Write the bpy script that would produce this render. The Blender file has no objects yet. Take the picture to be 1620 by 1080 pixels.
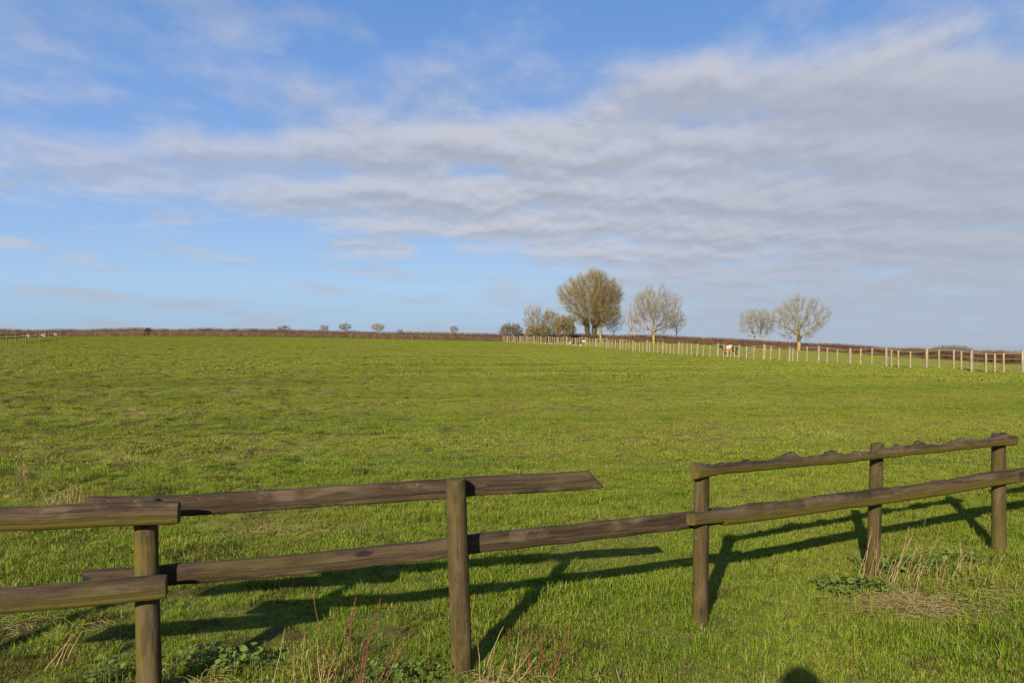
import bpy, math, random
import numpy as np
from mathutils import Vector

sc = bpy.context.scene
F = 1236.0            # focal length in photograph pixels (1620 wide)
CAMH = 1.75
AZ = math.radians(19.9)      # horizontal direction shadows fall (from +Y towards +X)
EL = math.radians(23.0)

# ------------------------------------------------------------------ camera
cam_d = bpy.data.cameras.new("camera")
cam = bpy.data.objects.new("camera", cam_d)
sc.collection.objects.link(cam)
cam.location = (0, 0, CAMH)
cam.rotation_euler = (math.radians(90), 0, 0)
cam_d.sensor_width = 36
cam_d.lens = F / 1620 * 36
cam_d.clip_start = 0.02
cam_d.clip_end = 8000
sc.camera = cam

# ------------------------------------------------------------------ node helper
class NT:
    def __init__(s, tree):
        s.t = tree
        s.n = tree.nodes
        s.l = tree.links
        s.n.clear()
    def node(s, typ, **kw):
        nd = s.n.new(typ)
        for k, v in kw.items():
            setattr(nd, k, v)
        return nd
    def put(s, sock, v):
        if isinstance(v, bpy.types.NodeSocket):
            s.l.new(v, sock)
        elif v is not None:
            if isinstance(v, (tuple, list)) and len(v) == 3 and sock.type == 'RGBA':
                v = (*v, 1)
            sock.default_value = v
    def m(s, op, a, b=None, c=None, clamp=False):
        nd = s.node('ShaderNodeMath', operation=op, use_clamp=clamp)
        for i, v in enumerate((a, b, c)):
            if v is not None:
                s.put(nd.inputs[i], v)
        return nd.outputs[0]
    def vm(s, op, a, b=None):
        nd = s.node('ShaderNodeVectorMath', operation=op)
        s.put(nd.inputs[0], a)
        if b is not None:
            s.put(nd.inputs[1], b)
        return nd.outputs[0]
    def rng(s, v, a, b, c=0.0, d=1.0, smooth=True):
        nd = s.node('ShaderNodeMapRange', interpolation_type='SMOOTHSTEP' if smooth else 'LINEAR')
        for i, x in enumerate((v, a, b, c, d)):
            s.put(nd.inputs[i], x)
        return nd.outputs[0]
    def noise(s, vec, scale, detail=4, rough=0.5, dist=0.0):
        nd = s.node('ShaderNodeTexNoise')
        if vec is not None:
            s.put(nd.inputs['Vector'], vec)
        s.put(nd.inputs['Scale'], scale)
        s.put(nd.inputs['Detail'], detail)
        s.put(nd.inputs['Roughness'], rough)
        s.put(nd.inputs['Distortion'], dist)
        return nd.outputs[0]
    def mix(s, f, a, b, typ='MIX'):
        nd = s.node('ShaderNodeMix', data_type='RGBA', blend_type=typ)
        s.put(nd.inputs[0], f)
        s.put(nd.inputs[6], a)
        s.put(nd.inputs[7], b)
        return nd.outputs[2]
    def comb(s, x, y, z):
        nd = s.node('ShaderNodeCombineXYZ')
        for i, v in enumerate((x, y, z)):
            s.put(nd.inputs[i], v)
        return nd.outputs[0]
    def sep(s, v):
        nd = s.node('ShaderNodeSeparateXYZ')
        s.put(nd.inputs[0], v)
        return nd.outputs

# ------------------------------------------------------------------ world: Nishita sky + stratocumulus
world = bpy.data.worlds.new("World")
sc.world = world
world.use_nodes = True
w = NT(world.node_tree)
sky = w.node('ShaderNodeTexSky', sky_type='NISHITA')
sky.sun_disc = False
sky.sun_elevation = EL
sky.sun_rotation = math.pi + AZ
sky.altitude = 100
sky.air_density = 1.0
sky.dust_density = 0.6
sky.ozone_density = 1.5
SKY_STRENGTH = 0.115
EXPOSURE = 0.88
EXPK = 2 ** -EXPOSURE
CL_DARK = tuple(v * EXPK for v in (0.400, 0.435, 0.515))
CL_LIGHT = tuple(v * EXPK for v in (0.570, 0.585, 0.665))
CL_LOW = tuple(v * EXPK for v in (0.420, 0.485, 0.590))
d = w.vm('NORMALIZE', w.node('ShaderNodeTexCoord').outputs['Generated'])
dx, dy, dz = w.sep(d)
el = w.m('ARCSINE', dz)
az = w.m('ARCTAN2', dx, dy)
zz = w.m('ADD', w.m('MAXIMUM', dz, 0.0), 0.13)
pxx, pyy = w.m('DIVIDE', dx, zz), w.m('DIVIDE', dy, zz)
P = w.comb(pxx, pyy, 0.0)
warp = w.noise(P, 0.8, 2, 0.5)
def cl_noise(offy):
    v = w.vm('MULTIPLY', w.vm('ADD', P, (3.1, 7.3 + offy, 0.0)), (1.05, 0.76, 1.0))
    return w.noise(v, 2.7, 8, 0.57, 0.0)
n0 = cl_noise(0.0)
n1 = cl_noise(-0.09)
# the deck is rolled into long banks that run across the view
roll = w.m('COSINE', w.m('MULTIPLY', w.m('ADD', w.m('ADD', pyy, w.m('MULTIPLY', warp, 0.42)), -2.78), 2 * math.pi / 0.52))
roll1 = w.m('COSINE', w.m('MULTIPLY', w.m('ADD', w.m('ADD', pyy, w.m('MULTIPLY', warp, 0.42)), -2.78 - 0.10), 2 * math.pi / 0.52))
# where the deck lies: one long bank whose upper edge climbs towards the right
topedge = w.rng(az, -0.50, 0.60, 0.258, 0.288, False)
up = w.m('SUBTRACT', 1.0, w.rng(w.m('SUBTRACT', el, topedge), -0.05, 0.13))
lowedge = w.rng(az, -0.45, 0.45, 0.165, 0.095, False)
lo = w.rng(w.m('SUBTRACT', el, lowedge), -0.035, 0.02)
side = w.rng(az, -0.62, 0.02, 0.50, 1.0)
deck = w.m('MULTIPLY', w.m('MULTIPLY', up, lo), side)
lowright = w.m('MULTIPLY', w.rng(az, -0.15, 0.22), w.m('SUBTRACT', 1.0, lo))
bias = w.m('ADD', w.m('MULTIPLY', deck, 0.47), w.m('MULTIPLY', lowright, 0.34))
bias = w.m('ADD', bias, w.m('MULTIPLY', w.rng(az, -0.1, 0.55), 0.09))
bias = w.m('ADD', bias, w.m('MULTIPLY', w.m('MULTIPLY', roll, deck), 0.105))
dens = w.m('ADD', n0, bias)
puff = w.noise(w.vm('MULTIPLY', w.vm('ADD', P, (11.7, 2.2, 0)), (1.0, 0.8, 1)), 1.6, 6, 0.55)
cov = w.m('MULTIPLY', w.rng(dens, 0.50, 0.98, 0.0, 0.95), w.rng(az, -0.60, 0.0, 0.72, 1.0))
cov = w.m('MAXIMUM', cov, w.m('MULTIPLY', w.rng(puff, 0.48, 0.64), w.rng(el, 0.40, 0.06, 0.5, 0.70)))
edge = w.m('ADD', w.m('SUBTRACT', n0, n1), w.m('MULTIPLY', w.m('SUBTRACT', roll, roll1), 0.06))
lit = w.m('ADD', w.rng(edge, -0.14, 0.16), w.m('MULTIPLY', w.rng(dens, 1.02, 0.7), 0.35), clamp=True)
lit = w.m('MULTIPLY', lit, w.m('MAXIMUM', w.rng(az, 0.60, 0.05, 0.35, 1.0), w.rng(el, 0.22, 0.34)))
ccol = w.mix(lit, CL_DARK, CL_LIGHT)
ccol = w.mix(w.rng(el, 0.13, 0.02), ccol, CL_LOW)
nish = w.vm('MULTIPLY', sky.outputs[0], (SKY_STRENGTH, SKY_STRENGTH, SKY_STRENGTH))
grad = w.mix(w.rng(el, 0.0, 0.07, smooth=False), (0.290, 0.450, 0.640), (0.335, 0.520, 0.790))
grad = w.mix(w.rng(el, 0.07, 0.21, smooth=False), grad, (0.205, 0.385, 0.770))
grad = w.mix(w.rng(el, 0.21, 0.42, smooth=False), grad, (0.122, 0.280, 0.640))
skyc = w.mix(0.92, nish, w.vm('MULTIPLY', grad, (EXPK, EXPK, EXPK)))
fin = w.mix(cov, skyc, ccol)
fin = w.mix(w.rng(el, 0.0, -0.03), fin, (0.10, 0.12, 0.06))
bg = w.node('ShaderNodeBackground')
w.put(bg.inputs[0], fin)
bg.inputs[1].default_value = 1.0
wo = w.node('ShaderNodeOutputWorld')
w.l.new(bg.outputs[0], wo.inputs[0])

# ------------------------------------------------------------------ sun
sun_d = bpy.data.lights.new("sun", 'SUN')
sun_d.energy = 5.0
sun_d.angle = math.radians(0.53)
sun_d.color = (1.0, 0.90, 0.74)
sun = bpy.data.objects.new("sun", sun_d)
sc.collection.objects.link(sun)
ldir = Vector((math.sin(AZ) * math.cos(EL), math.cos(AZ) * math.cos(EL), -math.sin(EL)))
sun.rotation_euler = ldir.to_track_quat('-Z', 'Y').to_euler()
sun.location = (-10, -30, 30)

sc.view_settings.view_transform = 'Standard'
sc.view_settings.look = 'None'
sc.view_settings.exposure = EXPOSURE
sc.view_settings.gamma = 1.0
sc.cycles.max_bounces = 5
sc.cycles.transparent_max_bounces = 4

# ------------------------------------------------------------------ generic helpers
rng = np.random.default_rng(7)
random.seed(7)

def px(u, v, Y):
    """point that lies at depth Y behind photograph pixel (u, v): used to survey the scene"""
    return np.array([(u - 810) / F * Y, Y, CAMH - (v - 540) / F * Y])

def link(o):
    sc.collection.objects.link(o)
    return o

def tag(o, label=None, cat=None, group=None, kind=None):
    if label: o['label'] = label
    if cat: o['category'] = cat
    if group: o['group'] = group
    if kind: o['kind'] = kind
    return o

def empty(name, loc, label, cat, group=None):
    o = link(bpy.data.objects.new(name, None))
    o.location = loc
    o.empty_display_size = 0.2
    return tag(o, label, cat, group)

def mesh_obj(name, V, Fc, mats, parent=None, origin=None, smooth=True, uv=None, attrs=None, midx=None, do_link=True):
    V = np.asarray(V, dtype=np.float64)
    me = bpy.data.meshes.new(name)
    if origin is None:
        origin = parent.location if parent else (0, 0, 0)
    og = np.array(origin, dtype=np.float64)
    Vl = V - og
    if isinstance(Fc, np.ndarray):
        k = Fc.shape[1]
        me.vertices.add(len(Vl))
        me.vertices.foreach_set('co', Vl.astype(np.float32).ravel())
        me.loops.add(Fc.size)
        me.loops.foreach_set('vertex_index', Fc.astype(np.int32).ravel())
        me.polygons.add(len(Fc))
        me.polygons.foreach_set('loop_start', (np.arange(len(Fc)) * k).astype(np.int32))
        me.update(calc_edges=True)
    else:
        me.from_pydata([tuple(v) for v in Vl], [], [tuple(int(i) for i in f) for f in Fc])
        me.update()
    for m_ in (mats if isinstance(mats, (list, tuple)) else [mats]):
        me.materials.append(m_)
    if midx is not None:
        me.polygons.foreach_set('material_index', np.asarray(midx, dtype=np.int32))
    me.polygons.foreach_set('use_smooth', [smooth] * len(me.polygons))
    if attrs:
        for k_, a in attrs.items():
            at = me.attributes.new(k_, 'FLOAT', 'POINT')
            at.data.foreach_set('value', np.asarray(a, dtype=np.float32))
    if uv is not None:
        at = me.attributes.new('wood_uv', 'FLOAT_VECTOR', 'POINT')
        at.data.foreach_set('vector', np.asarray(uv, dtype=np.float32).ravel())
    o = bpy.data.objects.new(name, me)
    if do_link:
        link(o)
    if parent:
        o.parent = parent
    else:
        o.location = origin
    return o

# lattice value noise in numpy
_perm = np.random.default_rng(3).random((256, 256))
def vnoise(x, y):
    xi = np.floor(x).astype(int); yi = np.floor(y).astype(int)
    fx = x - xi; fy = y - yi
    fx = fx * fx * (3 - 2 * fx); fy = fy * fy * (3 - 2 * fy)
    a = _perm[xi & 255, yi & 255]; b = _perm[(xi + 1) & 255, yi & 255]
    c = _perm[xi & 255, (yi + 1) & 255]; e = _perm[(xi + 1) & 255, (yi + 1) & 255]
    return (a * (1 - fx) + b * fx) * (1 - fy) + (c * (1 - fx) + e * fx) * fy
def fbm(x, y, o=3):
    s = 0; a = 0.5
    for i in range(o):
        s = s + a * vnoise(x * 2 ** i + 17.3 * i, y * 2 ** i + 5.1 * i); a *= 0.5
    return s / (1 - 0.5 ** o)

# ------------------------------------------------------------------ terrain
HEDGE_U = np.array([-600, -300, 0, 400, 795, 950, 1100, 1345, 1500, 1620, 1760, 2000])
HEDGE_Y = np.array([186, 185, 182, 178, 172, 183, 180, 155, 130, 112, 98, 80.])
HEDGE_B = np.array([531, 532, 533, 533, 540.5, 541, 545, 559, 570, 578, 585, 596])
def hedgeY(u):
    return np.interp(u, HEDGE_U, HEDGE_Y)
def fenceY(u):                     # straight stock fence on the right
    return 42.0 / ((u - 810) / F + 0.3)
ctrl = []
for X in (-10, -4, 0, 4, 10):
    for Y in (-12, 0, 5, 10):
        ctrl.append((X, Y, 0.0))
for u, v in ((1750, 599), (1618, 592), (1466, 583.5), (1345, 577.6), (1250, 572.5), (1104, 564), (1001, 555.5), (959, 551.2), (795, 541.5)):
    p = px(u, v, fenceY(u)); ctrl.append(tuple(p))
for u, y, b in zip(HEDGE_U, HEDGE_Y, HEDGE_B):
    ctrl.append(tuple(px(u, b, y)))
for u, v, Y in ((11, 544.5, 93), (400, 549, 85), (-200, 546, 90), (60, 538.5, 122), (600, 575, 47), (200, 575, 47), (300, 540, 125), (600, 541.5, 125)):
    ctrl.append(tuple(px(u, v, Y)))
ctrl = np.array(ctrl)
def _tps(r):
    return np.where(r > 1e-9, r * r * np.log(r + 1e-12), 0)
_n = len(ctrl)
_A = np.zeros((_n + 3, _n + 3))
_A[:_n, :_n] = _tps(np.hypot(ctrl[:, None, 0] - ctrl[None, :, 0], ctrl[:, None, 1] - ctrl[None, :, 1])) + np.eye(_n) * 25.0
_A[:_n, _n] = 1; _A[:_n, _n + 1:] = ctrl[:, :2]
_A[_n, :_n] = 1; _A[_n + 1:, :_n] = ctrl[:, :2].T
_w = np.linalg.solve(_A, np.concatenate([ctrl[:, 2], [0, 0, 0]]))
def H(x, y, micro=True):
    x = np.atleast_1d(np.asarray(x, float)); y = np.atleast_1d(np.asarray(y, float))
    xc = np.clip(x, -150, 110); yc = np.clip(y, -15, 190)
    out = np.zeros_like(x)
    for i in range(0, len(x), 20000):
        s = slice(i, i + 20000)
        r = np.hypot(xc[s, None] - ctrl[None, :, 0], yc[s, None] - ctrl[None, :, 1])
        out[s] = _tps(r) @ _w[:_n] + _w[_n] + _w[_n + 1] * xc[s] + _w[_n + 2] * yc[s]
    u = np.where(y > 5, x / np.maximum(y, 5) * F + 810, 810)
    over = np.maximum(0, y - hedgeY(np.clip(u, -600, 2000)) - 3)
    out = out - 0.035 * over
    if micro:
        fade = np.clip((y - 7) / 10, 0, 1) * np.clip((190 - y) / 60, 0, 1)
        ph = y * 0.9 - 0.22 * x + 3.0 * fbm(x * 0.05, y * 0.05, 2)
        out = out + fade * 0.090 * np.sin(ph)
        out = out + fade * 0.05 * (fbm(x * 0.25, y * 0.5 + 9, 3) - 0.5)
        left = np.clip((1.0 - x / np.maximum(np.abs(y), 3)) * 0.8, 0.35, 1.3)
        out = out + left * 0.055 * (fbm(x * 1.6 + 3, y * 1.6, 3) - 0.5) * np.clip((120 - y) / 60, 0, 1) * np.clip((y - 3) / 5, 0.4, 1)
        hum = np.clip((fbm(x * 2.6 + 8, y * 2.6 + 30, 2) - 0.42) * 3.0, 0, 1)
        pock = np.clip((fbm(x * 1.9 + 60, y * 1.9 + 3, 3) - 0.62) * 8.0, 0, 1)
        out = out + left * (0.055 * hum - 0.060 * pock) * np.clip((y - 4.5) / 5, 0.08, 1) * np.clip((110 - y) / 60, 0, 1)
    return out
def h1(x, y, micro=True):
    return float(H([x], [y], micro)[0])

# ------------------------------------------------------------------ materials
def new_mat(name):
    m_ = bpy.data.materials.new(name)
    m_.use_nodes = True
    return m_, NT(m_.node_tree)

def finish(t, shader):
    o = t.node('ShaderNodeOutputMaterial')
    t.l.new(shader, o.inputs[0])

def grass_colour(t, pos):
    """field colour by place: fresh green, olive, yellowing and earthy patches"""
    x, y, z = t.sep(pos)
    big = t.noise(pos, 0.06, 3, 0.5)
    st = t.noise(t.vm('MULTIPLY', pos, (0.045, 0.50, 1)), 1.0, 3, 0.55)
    mid = t.noise(pos, 0.75, 4, 0.6)
    fine = t.noise(pos, 4.5, 3, 0.6)
    c = t.mix(t.rng(mid, 0.36, 0.64), (0.145, 0.185, 0.016), (0.215, 0.220, 0.034))
    c = t.mix(t.m('MULTIPLY', t.rng(st, 0.46, 0.62), 0.75), c, (0.245, 0.225, 0.042))
    c = t.mix(t.m('MULTIPLY', t.rng(big, 0.55, 0.40), 0.40), c, (0.130, 0.185, 0.016))
    # old ridge and furrow: ridge light and shade painted in, crests also drier
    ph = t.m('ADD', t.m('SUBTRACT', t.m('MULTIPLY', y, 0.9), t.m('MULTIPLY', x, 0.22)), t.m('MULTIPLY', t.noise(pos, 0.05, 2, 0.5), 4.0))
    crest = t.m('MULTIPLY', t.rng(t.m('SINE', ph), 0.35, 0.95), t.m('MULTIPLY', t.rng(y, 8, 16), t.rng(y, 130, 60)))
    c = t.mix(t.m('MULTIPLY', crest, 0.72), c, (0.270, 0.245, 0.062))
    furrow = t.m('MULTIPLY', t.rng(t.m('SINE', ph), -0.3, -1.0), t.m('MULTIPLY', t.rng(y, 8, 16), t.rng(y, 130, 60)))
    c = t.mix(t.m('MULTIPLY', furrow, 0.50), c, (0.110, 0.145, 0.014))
    red = t.noise(t.vm('ADD', pos, (3, 21, 0)), 2.6, 4, 0.62)
    c = t.mix(t.m('MULTIPLY', t.rng(red, 0.62, 0.71), 0.7), c, (0.215, 0.115, 0.052))
    pat = t.m('MULTIPLY', t.rng(t.noise(t.vm('ADD', pos, (31, 7, 0)), 1.15, 4, 0.62), 0.57, 0.70), 0.55)
    c = t.mix(pat, c, (0.290, 0.215, 0.085))
    c = t.mix(t.m('MULTIPLY', t.rng(fine, 0.45, 0.70), 0.30), c, (0.110, 0.160, 0.014))
    tiny = t.noise(t.vm('ADD', pos, (5, 51, 0)), 10.0, 3, 0.6)
    c = t.mix(t.m('MULTIPLY', t.rng(tiny, 0.52, 0.67), 0.58), c, (0.300, 0.225, 0.080))
    # trodden, muddy spots: many on the left, hardly any on the right
    lf = t.rng(t.m('DIVIDE', x, t.m('MAXIMUM', y, 2.0)), 0.25, -0.45, 0.0, 0.115)
    lf = t.m('ADD', lf, t.rng(y, 5.6, 4.0, 0.0, 0.055))
    mud = t.m('ADD', t.noise(t.vm('ADD', pos, (77, 13, 0)), 2.3, 5, 0.66), lf)
    c = t.mix(t.m('MULTIPLY', t.rng(mud, 0.63, 0.70), 0.82), c, (0.080, 0.060, 0.024))
    c = t.mix(t.m('MULTIPLY', t.rng(t.noise(t.vm('ADD', pos, (7, 93, 0)), 0.33, 4, 0.6), 0.50, 0.66), 0.45), c, (0.215, 0.175, 0.050))
    beyond = t.rng(t.m('SUBTRACT', t.m('ADD', x, t.m('MULTIPLY', y, 0.3)), 42.0), -0.1, 0.6)     # the neighbouring paddock: paler old grass
    beyond = t.m('MULTIPLY', beyond, t.rng(y, 28, 34))
    c = t.mix(t.m('MULTIPLY', beyond, 0.55), c, (0.250, 0.225, 0.095))
    c = t.vm('MULTIPLY', c, (0.91, 1.08, 0.56))
    return c

def make_grass_mat():
    m_, t = new_mat("grass_blades")
    pos = t.node('ShaderNodeNewGeometry').outputs['Position']
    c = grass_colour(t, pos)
    tint = t.node('ShaderNodeAttribute', attribute_name='tint').outputs['Fac']
    c = t.mix(t.m('MULTIPLY', t.rng(tint, 0.70, 0.95), 0.70), c, (0.360, 0.275, 0.115))
    c = t.mix(t.m('MULTIPLY', t.rng(tint, 0.35, 0.0), 0.45), c, (0.085, 0.155, 0.013))
    p = t.node('ShaderNodeBsdfPrincipled')
    t.put(p.inputs['Base Color'], c)
    p.inputs['Roughness'].default_value = 0.6
    p.inputs['Specular IOR Level'].default_value = 0.02
    tr = t.node('ShaderNodeBsdfTranslucent')
    t.put(tr.inputs[0], c)
    mx = t.node('ShaderNodeMixShader')
    mx.inputs[0].default_value = 0.30
    t.l.new(p.outputs[0], mx.inputs[1]); t.l.new(tr.outputs[0], mx.inputs[2])
    finish(t, mx.outputs[0])
    return m_

def make_ground_mat():
    m_, t = new_mat("ground_turf")
    pos = t.node('ShaderNodeNewGeometry').outputs['Position']
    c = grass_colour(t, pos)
    soil = t.noise(pos, 6.0, 5, 0.65)
    c = t.mix(t.rng(soil, 0.40, 0.62, 0.45, 0.90), c, (0.085, 0.060, 0.030))
    p = t.node('ShaderNodeBsdfPrincipled')
    t.put(p.inputs['Base Color'], c)
    p.inputs['Roughness'].default_value = 0.95
    p.inputs['Specular IOR Level'].default_value = 0.02
    b = t.node('ShaderNodeBump')
    b.inputs['Strength'].default_value = 0.6
    b.inputs['Distance'].default_value = 0.03
    t.put(b.inputs['Height'], t.noise(pos, 14.0, 5, 0.7))
    t.l.new(b.outputs[0], p.inputs['Normal'])
    finish(t, p.outputs[0])
    return m_

K_REF = 0.87
def make_wood_mat(name, dark, mid, light, moss=True, grain=1.0):
    kk = K_REF * (0.88 if moss else 1.0)
    dark, mid, light = (tuple(v * kk for v in q) for q in (dark, mid, light))
    m_, t = new_mat(name)
    uv = t.node('ShaderNodeAttribute', attribute_name='wood_uv').outputs['Vector']
    ms = t.node('ShaderNodeAttribute', attribute_name='moss').outputs['Fac']
    g1 = t.noise(t.vm('MULTIPLY', uv, (2.2, 46, 1)), grain, 6, 0.62, 0.6)
    g2 = t.noise(t.vm('MULTIPLY', uv, (1.2, 9, 1)), 1.0, 4, 0.6, 0.8)
    g3 = t.noise(t.vm('MULTIPLY', uv, (10, 160, 1)), 1.0, 3, 0.6)
    c = t.mix(t.rng(g1, 0.33, 0.66), dark, mid)
    c = t.mix(t.m('MULTIPLY', t.rng(g2, 0.50, 0.68), 0.75), c, light)
    c = t.mix(t.m('MULTIPLY', t.rng(g3, 0.58, 0.68), 0.6), c, tuple(v * 0.4 for v in dark))
    crk = t.noise(t.vm('MULTIPLY', uv, (1.6, 95, 1)), 1.0, 2, 0.5, 0.4)
    crm = t.m('MULTIPLY', t.rng(crk, 0.66, 0.70), t.rng(t.noise(t.vm('MULTIPLY', uv, (2.5, 6, 1)), 1.0, 2, 0.5), 0.48, 0.58))
    c = t.mix(t.m('MULTIPLY', crm, 0.9), c, tuple(v * 0.18 for v in dark))
    wx = t.noise(t.vm('MULTIPLY', uv, (2.0, 5, 1)), 1.3, 6, 0.7, 0.5)
    c = t.mix(t.m('MULTIPLY', t.rng(wx, 0.50, 0.64), 0.55), c, tuple(v * 1.12 for v in light))
    c = t.mix(t.m('MULTIPLY', t.rng(wx, 0.46, 0.36), 0.55), c, tuple(v * 0.7 for v in dark))
    lc = t.noise(t.vm('MULTIPLY', uv, (14, 22, 1)), 1.6, 5, 0.7)
    lm = t.noise(t.vm('MULTIPLY', uv, (1.5, 3, 1)), 1.0, 3, 0.5)
    if moss:
        c = t.mix(t.m('MULTIPLY', t.m('MULTIPLY', t.rng(lc, 0.60, 0.68), t.rng(lm, 0.46, 0.60)), 0.6), c, (0.115, 0.108, 0.055))
        c = t.mix(t.m('MULTIPLY', t.rng(lm, 0.47, 0.36), 0.45), c, (0.060, 0.050, 0.012))
    # knots
    vo = t.node('ShaderNodeTexVoronoi')
    t.put(vo.inputs['Vector'], t.vm('MULTIPLY', uv, (3.0, 9.0, 1)))
    vo.inputs['Scale'].default_value = 1.0
    kn = t.m('MULTIPLY', t.rng(vo.outputs['Distance'], 0.20, 0.09), t.rng(t.sep(vo.outputs['Color'])[0], 0.60, 0.62))
    c = t.mix(t.m('MULTIPLY', kn, 0.8), c, tuple(v * 0.30 for v in dark))
    if moss:
        mn = t.noise(t.vm('MULTIPLY', uv, (5, 10, 1)), 1.0, 5, 0.65)
        f = t.m('MULTIPLY', ms, t.rng(mn, 0.22, 0.52))
        c = t.mix(t.m('MULTIPLY', f, 0.85), c, (0.092, 0.074, 0.007))
    p = t.node('ShaderNodeBsdfPrincipled')
    t.put(p.inputs['Base Color'], c)
    p.inputs['Roughness'].default_value = 0.85
    p.inputs['Specular IOR Level'].default_value = 0.2
    b = t.node('ShaderNodeBump')
    b.inputs['Strength'].default_value = 0.9
    b.inputs['Distance'].default_value = 0.006
    t.put(b.inputs['Height'], t.m('SUBTRACT', t.m('ADD', g1, t.m('ADD', t.m('MULTIPLY', g3, 0.5), t.m('MULTIPLY', wx, 0.8))), t.m('MULTIPLY', crm, 1.2)))
    t.l.new(b.outputs[0], p.inputs['Normal'])
    finish(t, p.outputs[0])
    return m_

def make_noise_mat(name, a, b_, scale=2.0, rough=0.9, c3=None, transl=0.0, lo=0.38, hi=0.62, k=1.0):
    a, b_ = tuple(v * K_REF * k for v in a), tuple(v * K_REF * k for v in b_)
    c3 = tuple(v * K_REF * k for v in c3) if c3 else None
    m_, t = new_mat(name)
    pos = t.node('ShaderNodeNewGeometry').outputs['Position']
    c = t.mix(t.rng(t.noise(pos, scale, 4, 0.6), lo, hi), a, b_)
    if c3:
        c = t.mix(t.rng(t.noise(pos, scale * 3.1, 3, 0.6), 0.55, 0.68), c, c3)
    p = t.node('ShaderNodeBsdfPrincipled')
    t.put(p.inputs['Base Color'], c)
    p.inputs['Roughness'].default_value = rough
    p.inputs['Specular IOR Level'].default_value = 0.2
    out = p.outputs[0]
    if transl:
        tr = t.node('ShaderNodeBsdfTranslucent'); t.put(tr.inputs[0], c)
        mx = t.node('ShaderNodeMixShader'); mx.inputs[0].default_value = transl
        t.l.new(p.outputs[0], mx.inputs[1]); t.l.new(tr.outputs[0], mx.inputs[2])
        out = mx.outputs[0]
    finish(t, out)
    return m_

M_GRASS = make_grass_mat()
M_GROUND = make_ground_mat()
M_WOOD = make_wood_mat("weathered_timber", (0.028, 0.017, 0.0095), (0.072, 0.046, 0.024), (0.128, 0.090, 0.054))
M_WOODEND = make_wood_mat("timber_end_grain", (0.06, 0.038, 0.02), (0.10, 0.068, 0.036), (0.14, 0.10, 0.056), True, 3.0)
M_NAIL = make_noise_mat('rusty_nail_head', (0.035, 0.022, 0.016), (0.06, 0.035, 0.022), 300, 0.6)
M_PALE = make_wood_mat("new_pale_timber", (0.235, 0.165, 0.080), (0.31, 0.225, 0.115), (0.36, 0.28, 0.16), False)
M_PALE2 = make_wood_mat("silvery_pale_timber", (0.215, 0.165, 0.105), (0.285, 0.225, 0.15), (0.34, 0.28, 0.20), False)
M_WIRE = make_noise_mat("pale_fence_rail", (0.23, 0.175, 0.10), (0.29, 0.23, 0.145), 1.0)
M_HEDGE = make_noise_mat("hedge_twigs", (0.125, 0.064, 0.032), (0.195, 0.108, 0.058), 0.5, c3=(0.125, 0.095, 0.035), k=1.2)
M_HEDGE2 = make_noise_mat("hedge_twigs_russet", (0.125, 0.060, 0.030), (0.190, 0.105, 0.050), 0.4, c3=(0.135, 0.100, 0.035), k=1.2)
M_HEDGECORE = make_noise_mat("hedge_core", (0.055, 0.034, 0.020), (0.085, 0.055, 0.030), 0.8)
M_BANKGRASS = make_noise_mat("rank_grass", (0.19, 0.17, 0.05), (0.13, 0.14, 0.03), 0.7, transl=0.2)
M_SOIL = make_noise_mat("turned_soil", (0.026, 0.018, 0.010), (0.052, 0.035, 0.019), 12.0)
M_RED = make_noise_mat("red_stems", (0.095, 0.026, 0.016), (0.145, 0.050, 0.030), 18.0, 0.6, c3=(0.27, 0.15, 0.085))
M_STRAW = make_noise_mat("dry_straw", (0.30, 0.205, 0.090), (0.40, 0.30, 0.15), 16.0, c3=(0.20, 0.12, 0.05), transl=0.15)
M_DRYTWIG = make_noise_mat("dry_brown_twig", (0.13, 0.085, 0.055), (0.20, 0.14, 0.095), 14.0)
M_LEAF = make_noise_mat("weed_leaves", (0.105, 0.165, 0.022), (0.160, 0.215, 0.040), 20.0, 0.6, transl=0.25)
def bark(name, a, b_, c3=None):
    return make_noise_mat(name, a, b_, 1.6, c3=c3)
M_BARK_OL = bark("olive_bark", (0.200, 0.160, 0.070), (0.270, 0.215, 0.105), (0.235, 0.165, 0.050))
M_TWIG_OL = bark("olive_twigs", (0.215, 0.165, 0.066), (0.280, 0.218, 0.100), (0.270, 0.185, 0.050))
M_BARK_GR = bark("grey_tan_bark", (0.235, 0.185, 0.095), (0.300, 0.245, 0.150), (0.24, 0.19, 0.06))
M_TWIG_GR = bark("grey_tan_twigs", (0.230, 0.192, 0.100), (0.300, 0.255, 0.150))
M_BARK_YE = bark("yellow_lichen_bark", (0.290, 0.195, 0.055), (0.345, 0.245, 0.085), (0.24, 0.19, 0.08))
M_IVY = make_noise_mat("ivy_leaves", (0.050, 0.055, 0.015), (0.085, 0.080, 0.022), 2.0, 0.5)
M_TWIG_DK = bark("dark_twigs", (0.150, 0.110, 0.065), (0.210, 0.160, 0.095))
M_EVER = make_noise_mat("evergreen_leaves", (0.030, 0.042, 0.012), (0.055, 0.065, 0.020), 1.5)

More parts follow.
